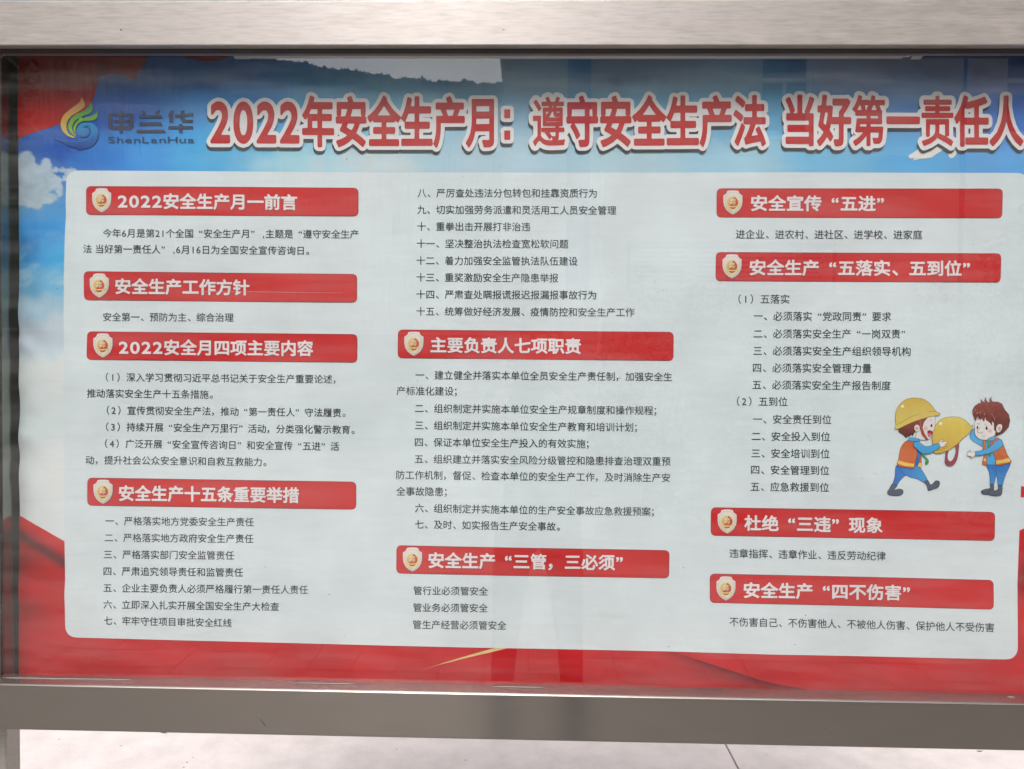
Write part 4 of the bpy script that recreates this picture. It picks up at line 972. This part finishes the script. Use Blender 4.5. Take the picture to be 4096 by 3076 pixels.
# foliage
def leaf_mat(name, c1, c2):
    m, t, b = newmat(name); b.inputs['Roughness'].default_value = 0.6
    oi = t.nodes.new('ShaderNodeNewGeometry'); r = t.nodes.new('ShaderNodeValToRGB')
    r.color_ramp.elements[0].color = (*c1, 1); r.color_ramp.elements[1].color = (*c2, 1)
    t.links.new(oi.outputs['Random Per Island'], r.inputs[0]); t.links.new(r.outputs[0], b.inputs['Base Color']); return m
LEAF = leaf_mat('shrub_leaves', (0.03, 0.06, 0.02), (0.09, 0.14, 0.04)); BARK = pmat('bark', (0.12, 0.09, 0.07), 0.9, noise=0.3, nscale=12)
def leaves(name, pts, size, mat, parent):
    n = len(pts); V = np.empty((n*4, 3)); q = rng.normal(size=(n, 3)); q /= np.linalg.norm(q, axis=1)[:, None]
    r = rng.normal(size=(n, 3)); r -= q*(r*q).sum(1)[:, None]; r /= np.linalg.norm(r, axis=1)[:, None]; s_ = size*rng.uniform(.6, 1.3, (n, 1))
    V[0::4] = pts-q*s_; V[1::4] = pts-r*s_*0.45; V[2::4] = pts+q*s_; V[3::4] = pts+r*s_*0.45
    return mesh_obj(name, V, np.arange(n*4).reshape(-1, 4).tolist(), mat, parent)
def ball_pts(n, c, rx, ry, rz, shell=0.35):
    d = rng.normal(size=(n, 3)); d /= np.linalg.norm(d, axis=1)[:, None]; r = 1-shell*rng.random(n)**1.5
    bump = 1+0.10*np.sin(d[:, 0]*7+d[:, 2]*5)+0.07*np.sin(d[:, 1]*11+d[:, 2]*9)
    return np.array(c)+d*(r*bump)[:, None]*np.array([rx, ry, rz])
def shrub(px, pytop, dist, rw, label):
    top = refl(px, pytop, dist); h = top[2]; c = (top[0], top[1], h*0.52)
    e = empty('round_shrub', (c[0], c[1], 0)); tag(e, label, 'shrub', 'clipped shrubs in the courtyard')
    leaves('foliage', ball_pts(5000, c, rw, rw, h*0.48), 0.035, LEAF, e)
    for k in range(5):
        a = k*1.3; tube('stem', [(c[0], c[1], 0), (c[0]+0.1*math.cos(a), c[1]+0.1*math.sin(a), h*0.4), (c[0]+rw*0.5*math.cos(a), c[1]+rw*0.5*math.sin(a), h*0.75)], 0.02, BARK, e, n=5, taper=[.025, .018, .007])
shrub(2693, 1126, 6.0, 0.72, 'tall domed shrub reflected to the left of its neighbour, before the notice panels')
shrub(3850, 1150, 6.4, 0.80, 'domed shrub reflected at the right end of the glass by the thin pole')
hx0, hx1 = refl(2950, 1280, 6.3)[0], refl(3620, 1280, 6.3)[0]; hz = refl(3200, 1285, 6.3)[2]
hp = np.stack([rng.uniform(hx0-0.5, hx1+0.4, 9000), GLASS_Y-6.3+rng.uniform(-.35, .35, 9000), hz*(1-rng.random(9000)**1.6*0.98)], 1)
he = empty('low_hedge', ((hx0+hx1)/2, GLASS_Y-6.3, 0)); tag(he, 'low clipped hedge between the two domed shrubs', 'hedge'); leaves('foliage', hp, 0.035, LEAF, he)
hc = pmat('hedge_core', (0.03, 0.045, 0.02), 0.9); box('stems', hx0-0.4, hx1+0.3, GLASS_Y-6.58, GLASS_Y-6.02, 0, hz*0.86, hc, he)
# trees either side
def tree(x, y, h, r, label, n=9000):
    e = empty('broadleaf_tree', (x, y, 0)); tag(e, label, 'tree', 'trees beside the courtyard')
    tk = tube('trunk', [(x, y, 0), (x+.05, y, h*.25), (x-.05, y+.05, h*.5), (x+.05, y, h*.8)], .15, BARK, e, n=8, taper=[.16, .12, .09, .03])
    for k in range(7):
        a = k*0.9+random.random(); tube('limb', [(x, y, h*(.35+.04*k)), (x+r*.4*math.cos(a), y+r*.4*math.sin(a), h*(.5+.05*k)), (x+r*.8*math.cos(a), y+r*.8*math.sin(a), h*(.58+.05*k))], .05, BARK, tk, n=5, taper=[.06, .035, .012])
    P = [ball_pts(n//8, (x+r*.55*math.cos(k*.8), y+r*.55*math.sin(k*.8), h*(.55+.05*(k % 7))), r*.5, r*.5, r*.42, .8) for k in range(8)]
    leaves('crown', np.concatenate(P), 0.085, LEAF, e)
q = refl(-640, 400, 7.0); tree(q[0], q[1], 9.0, 1.8, 'leafy tree standing opposite the left end of the board', 26000)
q = refl(4560, 900, 7.5); tree(q[0], q[1], 3.7, 1.5, 'spreading tree standing opposite the right end of the board')
# thin pole
q = refl(3847, 800, 8.5); e = empty('steel_pole', (q[0], q[1], 0)); tag(e, 'thin dark blue steel pole rising in front of the building', 'pole')
PB = pmat('blue_pole_paint', (0.03, 0.06, 0.14), 0.45)
tube('shaft', [(q[0], q[1], 0), (q[0], q[1], 6.8)], .032, PB, e); tube('base_collar', [(q[0], q[1], 0), (q[0], q[1], .12)], .07, PB, e)
tube('cross_arm', [(q[0], q[1], 6.6), (q[0]+.5, q[1], 6.75)], .02, PB, e)
# low grey wall + hedge to the left of the building, and the wooded hill
hl_px = np.array([-1500, -700, 0, 600, 900, 1040, 1150, 1270, 1430, 1600, 1750, 1830, 1870, 1930, 2010, 2500, 4200, 6500], float)
hl_py = np.array([-160, -60, 30, 135, 185, 206, 226, 243, 264, 290, 306, 308, 299, 318, 312, 350, 420, 480], float)
nx, ny = 1500, 26
pxs = np.linspace(-1500, 6500, nx); crest = np.interp(pxs, hl_px, hl_py)
D0, D1 = 60.0, 170.0
V = []
for j in range(ny):
    f = j/(ny-1); dist = D0+(D1-D0)*f
    pt = refl(pxs, crest, D1); zc = pt[:, 2]; xx = pt[:, 0]*(dist+1.3)/(D1+1.3)
    hgt = 1.5+(zc-1.5)*(dist+1.3)/(D1+1.3)*f**0.7 - 1.6*(1-f)
    bumpz = (fbm(xx*10, np.full(nx, dist*10.0)+xx, 26, 51, 4)*0.38+fbm(xx*10, np.full(nx, dist*10.0), 9, 53, 2)*0.2+fbm(xx*10, np.full(nx, dist*7.0), 150, 52, 2)*0.3)*f**0.5
    V.append(np.stack([xx, np.full(nx, GLASS_Y-dist)+bumpz, np.maximum(hgt+bumpz-0.9*f, -0.5)], 1))
V = np.concatenate(V); j, i = np.meshgrid(np.arange(ny-1), np.arange(nx-1), indexing='ij'); a = (j*nx+i).ravel()
hm, ht, hb = newmat('wooded_slope'); hb.inputs['Roughness'].default_value = 0.9
tc = ht.nodes.new('ShaderNodeTexCoord'); vz = ht.nodes.new('ShaderNodeTexVoronoi'); vz.inputs['Scale'].default_value = 0.35; r = ht.nodes.new('ShaderNodeValToRGB')
r.color_ramp.elements[0].color = (0.05, 0.085, 0.04, 1); r.color_ramp.elements[1].color = (0.02, 0.04, 0.02, 1)
ht.links.new(tc.outputs['Object'], vz.inputs['Vector']); ht.links.new(vz.outputs['Distance'], r.inputs[0]); ht.links.new(r.outputs[0], hb.inputs['Base Color'])
o = mesh_obj('hill', V, np.stack([a, a+1, a+nx+1, a+nx], 1).tolist(), hm, smooth=True); tag(o, 'wooded hill sloping down to the right behind the courtyard', kind='structure')
gw = empty('boundary_wall', (-6, -14, 0)); tag(gw, 'low grey boundary wall left of the building', 'wall')
box('wall', -22, bx0-0.3, -14.2, -14.0, 0, 2.2, pmat('grey_render', (0.22, 0.22, 0.21), 0.9, noise=.1, nscale=2), gw); box('coping', -22, bx0-0.3, -14.26, -13.94, 2.201, 2.27, CONC, gw)

# ------------------------------------------------------------------ the photographer, mirrored in glass and steel
SKIN = pmat('skin', (0.45, 0.28, 0.2), 0.5, noise=.05); TROU = pmat('dark_trousers', (0.02, 0.021, 0.026), 0.85, noise=.2); SHIRT = pmat('dark_shirt', (0.035, 0.037, 0.045), 0.85, noise=.15); HAIR = pmat('black_hair', (0.012, 0.01, 0.01), 0.5)
px_, py_ = 0.045, -1.29-0.36
ph = empty('person', (px_, py_, 0)); tag(ph, 'person in dark shirt and trousers holding up a phone, mirrored in the board', 'person')
def skin_body(name, chains, parent, mats, assign, root):
    key = {}; V = []; R = []; E = []
    for ch in chains:
        prev = None
        for (p, r) in ch:
            k = tuple(round(c_, 4) for c_ in p)
            if k not in key: key[k] = len(V); V.append(p); R.append(r)
            i = key[k]
            if prev is not None and prev != i: E.append((prev, i))
            prev = i
    me = bpy.data.meshes.new(name); me.from_pydata(V, E, []); o = bpy.data.objects.new(name, me); C.objects.link(o)
    sk = o.modifiers.new('skin', 'SKIN'); sk.use_smooth_shade = True
    lay = me.skin_vertices[0].data
    for i, r in enumerate(R): lay[i].radius = (r, r)
    lay[key[tuple(round(c_, 4) for c_ in root)]].use_root = True
    ss = o.modifiers.new('sub', 'SUBSURF'); ss.levels = 1; ss.render_levels = 1
    d_ = bpy.context.evaluated_depsgraph_get(); d_.update(); m_ = bpy.data.meshes.new_from_object(o.evaluated_get(d_)); bpy.data.objects.remove(o)
    m_.materials.clear()
    for mm in mats: m_.materials.append(mm)
    for p in m_.polygons: p.material_index = assign(p.center); p.use_smooth = True
    o2 = bpy.data.objects.new(name, m_); link(o2, parent); o2.matrix_parent_inverse = parent_inv(parent)
    return o2
X0, Y0 = px_, py_
pelvis = (X0, Y0, 0.93)
ch = [[(pelvis, .135), ((X0, Y0-.01, 1.08), .125), ((X0, Y0, 1.25), .15), ((X0, Y0-.01, 1.38), .13), ((X0, Y0, 1.46), .06), ((X0, Y0+.02, 1.53), .055), ((X0, Y0+.03, 1.60), .085), ((X0, Y0+.03, 1.68), .08)]]
for s_ in (-1, 1):
    ch.append([(pelvis, .135), ((X0+s_*.10, Y0, .84), .095), ((X0+s_*.125, Y0+.02, .48), .062), ((X0+s_*.14, Y0, .26), .052), ((X0+s_*.15, Y0-.01, .09), .042), ((X0+s_*.16, Y0+.06, .045), .042), ((X0+s_*.165, Y0+.15, .035), .035)])
    hand = (s_*.082, -1.29-.045, 1.478)
    ch.append([((X0, Y0-.01, 1.38), .13), ((X0+s_*.17, Y0, 1.39), .06), ((X0+s_*.27, Y0+.03, 1.17), .046), ((X0+s_*.17, Y0+.16, 1.32), .038), ((s_*.10+.01, hand[1]-.055, 1.43), .026), ((hand[0], hand[1], hand[2]), .024)])
    for k in range(4):      # fingers behind the phone, thumb in front below
        zf = 1.515-.019*k
        ch.append([(hand, .024), ((s_*.078, hand[1]+.018, zf), .009), ((s_*.068, hand[1]+.034, zf), .008), ((s_*(.05+.003*k), hand[1]+.036, zf-.004), .007)])
    ch.append([(hand, .024), ((s_*.062, hand[1]-.004, 1.462), .010), ((s_*.046, hand[1]+.004, 1.472), .008)])
def asg(c_):
    if c_.z > 1.475 and abs(c_.x-X0) < .15 and c_.y < Y0+.13: return 0
    if c_.y > Y0+.20 and c_.z > 1.3: return 0
    if c_.z > 0.97: return 1
    if c_.z > 0.075: return 2
    return 3
skin_body('body', ch, ph, [SKIN, SHIRT, TROU, HAIR], asg, pelvis)
bm = bmesh.new(); bmesh.ops.create_uvsphere(bm, u_segments=20, v_segments=14, radius=1)
for v in bm.verts: v.co = Vector((X0+v.co.x*.093, Y0+.012+v.co.y*.10, 1.675+v.co.z*.085))
bmesh.ops.delete(bm, geom=[v for v in bm.verts if v.co.z < 1.63 and v.co.y > Y0+.02], context='VERTS')
bm_obj('hair', bm, HAIR, ph, True)
bm = bmesh.new(); bmesh.ops.create_cone(bm, segments=8, radius1=.016, radius2=.006, depth=.04, cap_ends=True)
for v in bm.verts: v.co = Vector((X0+v.co.x, Y0+.115+v.co.y*.8, 1.60+v.co.z))
bm_obj('nose', bm, SKIN, ph, True)
for s_ in (-1, 1):
    bm = bmesh.new(); bmesh.ops.create_uvsphere(bm, u_segments=8, v_segments=6, radius=.012)
    for v in bm.verts: v.co += Vector((X0+s_*.032, Y0+.105, 1.625))
    bm_obj('eye', bm, HAIR, ph, True)
    bm = bmesh.new(); bmesh.ops.create_uvsphere(bm, u_segments=8, v_segments=6, radius=.03)
    for v in bm.verts: v.co = Vector((X0+s_*.09+v.co.x*.3, Y0+.03+v.co.y*.6, 1.60+v.co.z))
    bm_obj('ear', bm, SKIN, ph, True)
box('mouth', X0-.022, X0+.022, Y0+.103, Y0+.112, 1.556, 1.562, pmat('lips', (.35, .15, .13), .5), ph)
phn = empty('phone', (0, -1.30, 1.47)); tag(phn, 'black smartphone held upright by the person, facing the board', 'phone')
box('phone_body', -.078, .078, -1.310, -1.302, 1.462, 1.534, pmat('phone_black', (.015, .015, .018), .2), phn, bev=.003)
tube('lens', [(0, -1.3015, 1.50), (0, -1.2985, 1.50)], .007, BLACK, phn, n=12)
# ------------------------------------------------------------------ small things: a dead fly on the inner wall, flecks on the pane
def fly(px, py, Y, s_, label):
    p = unp(px, py, Y); e = empty('fly', tuple(p)); tag(e, label, 'fly')
    bm = bmesh.new(); bmesh.ops.create_uvsphere(bm, u_segments=10, v_segments=8, radius=1)
    for v in bm.verts: v.co = Vector((p[0]+v.co.x*s_*.5, p[1]+v.co.y*s_*.5, p[2]+v.co.z*s_-v.co.x*s_*.5))
    bm_obj('body', bm, BLACK, e, True)
    for q_ in (-1, 1): mesh_obj('wing', [(p[0], p[1]-s_*.5, p[2]+s_*.3), (p[0]+s_*1.6, p[1]-s_*.6, p[2]-s_*(.6+q_*.5)), (p[0]+s_*1.1, p[1]-s_*.6, p[2]-s_*(1.1+q_*.5)), ], [(0, 1, 2)], SEAL, e)
fly(21, 1261, 0.075, .0034, 'small dead fly stuck to the steel inner wall at the left')
fly(3415, 537, 0.0265, .0022, 'tiny brown insect clinging to the glass over the title lettering')
DUSTC = pmat('fleck_grey', (0.10, 0.10, 0.10), .8)
bm = bmesh.new()
for k in range(90):
    u_, v_ = random.uniform(90, 4060), random.uniform(260, 2680); p = unp(u_, v_, GLASS_Y-0.0004); s_ = random.choice((.0004, .0005, .0007, .0010))
    r_ = bmesh.ops.create_icosphere(bm, subdivisions=1, radius=s_)
    for v in r_['verts']: v.co = Vector((p[0]+v.co.x*random.uniform(.9, 1.5), p[1]+v.co.y*.3, p[2]+v.co.z))
fk = bm_obj('dust_flecks', bm, DUSTC); tag(fk, 'scattered specks of dirt on the glass', 'dirt', kind='stuff')
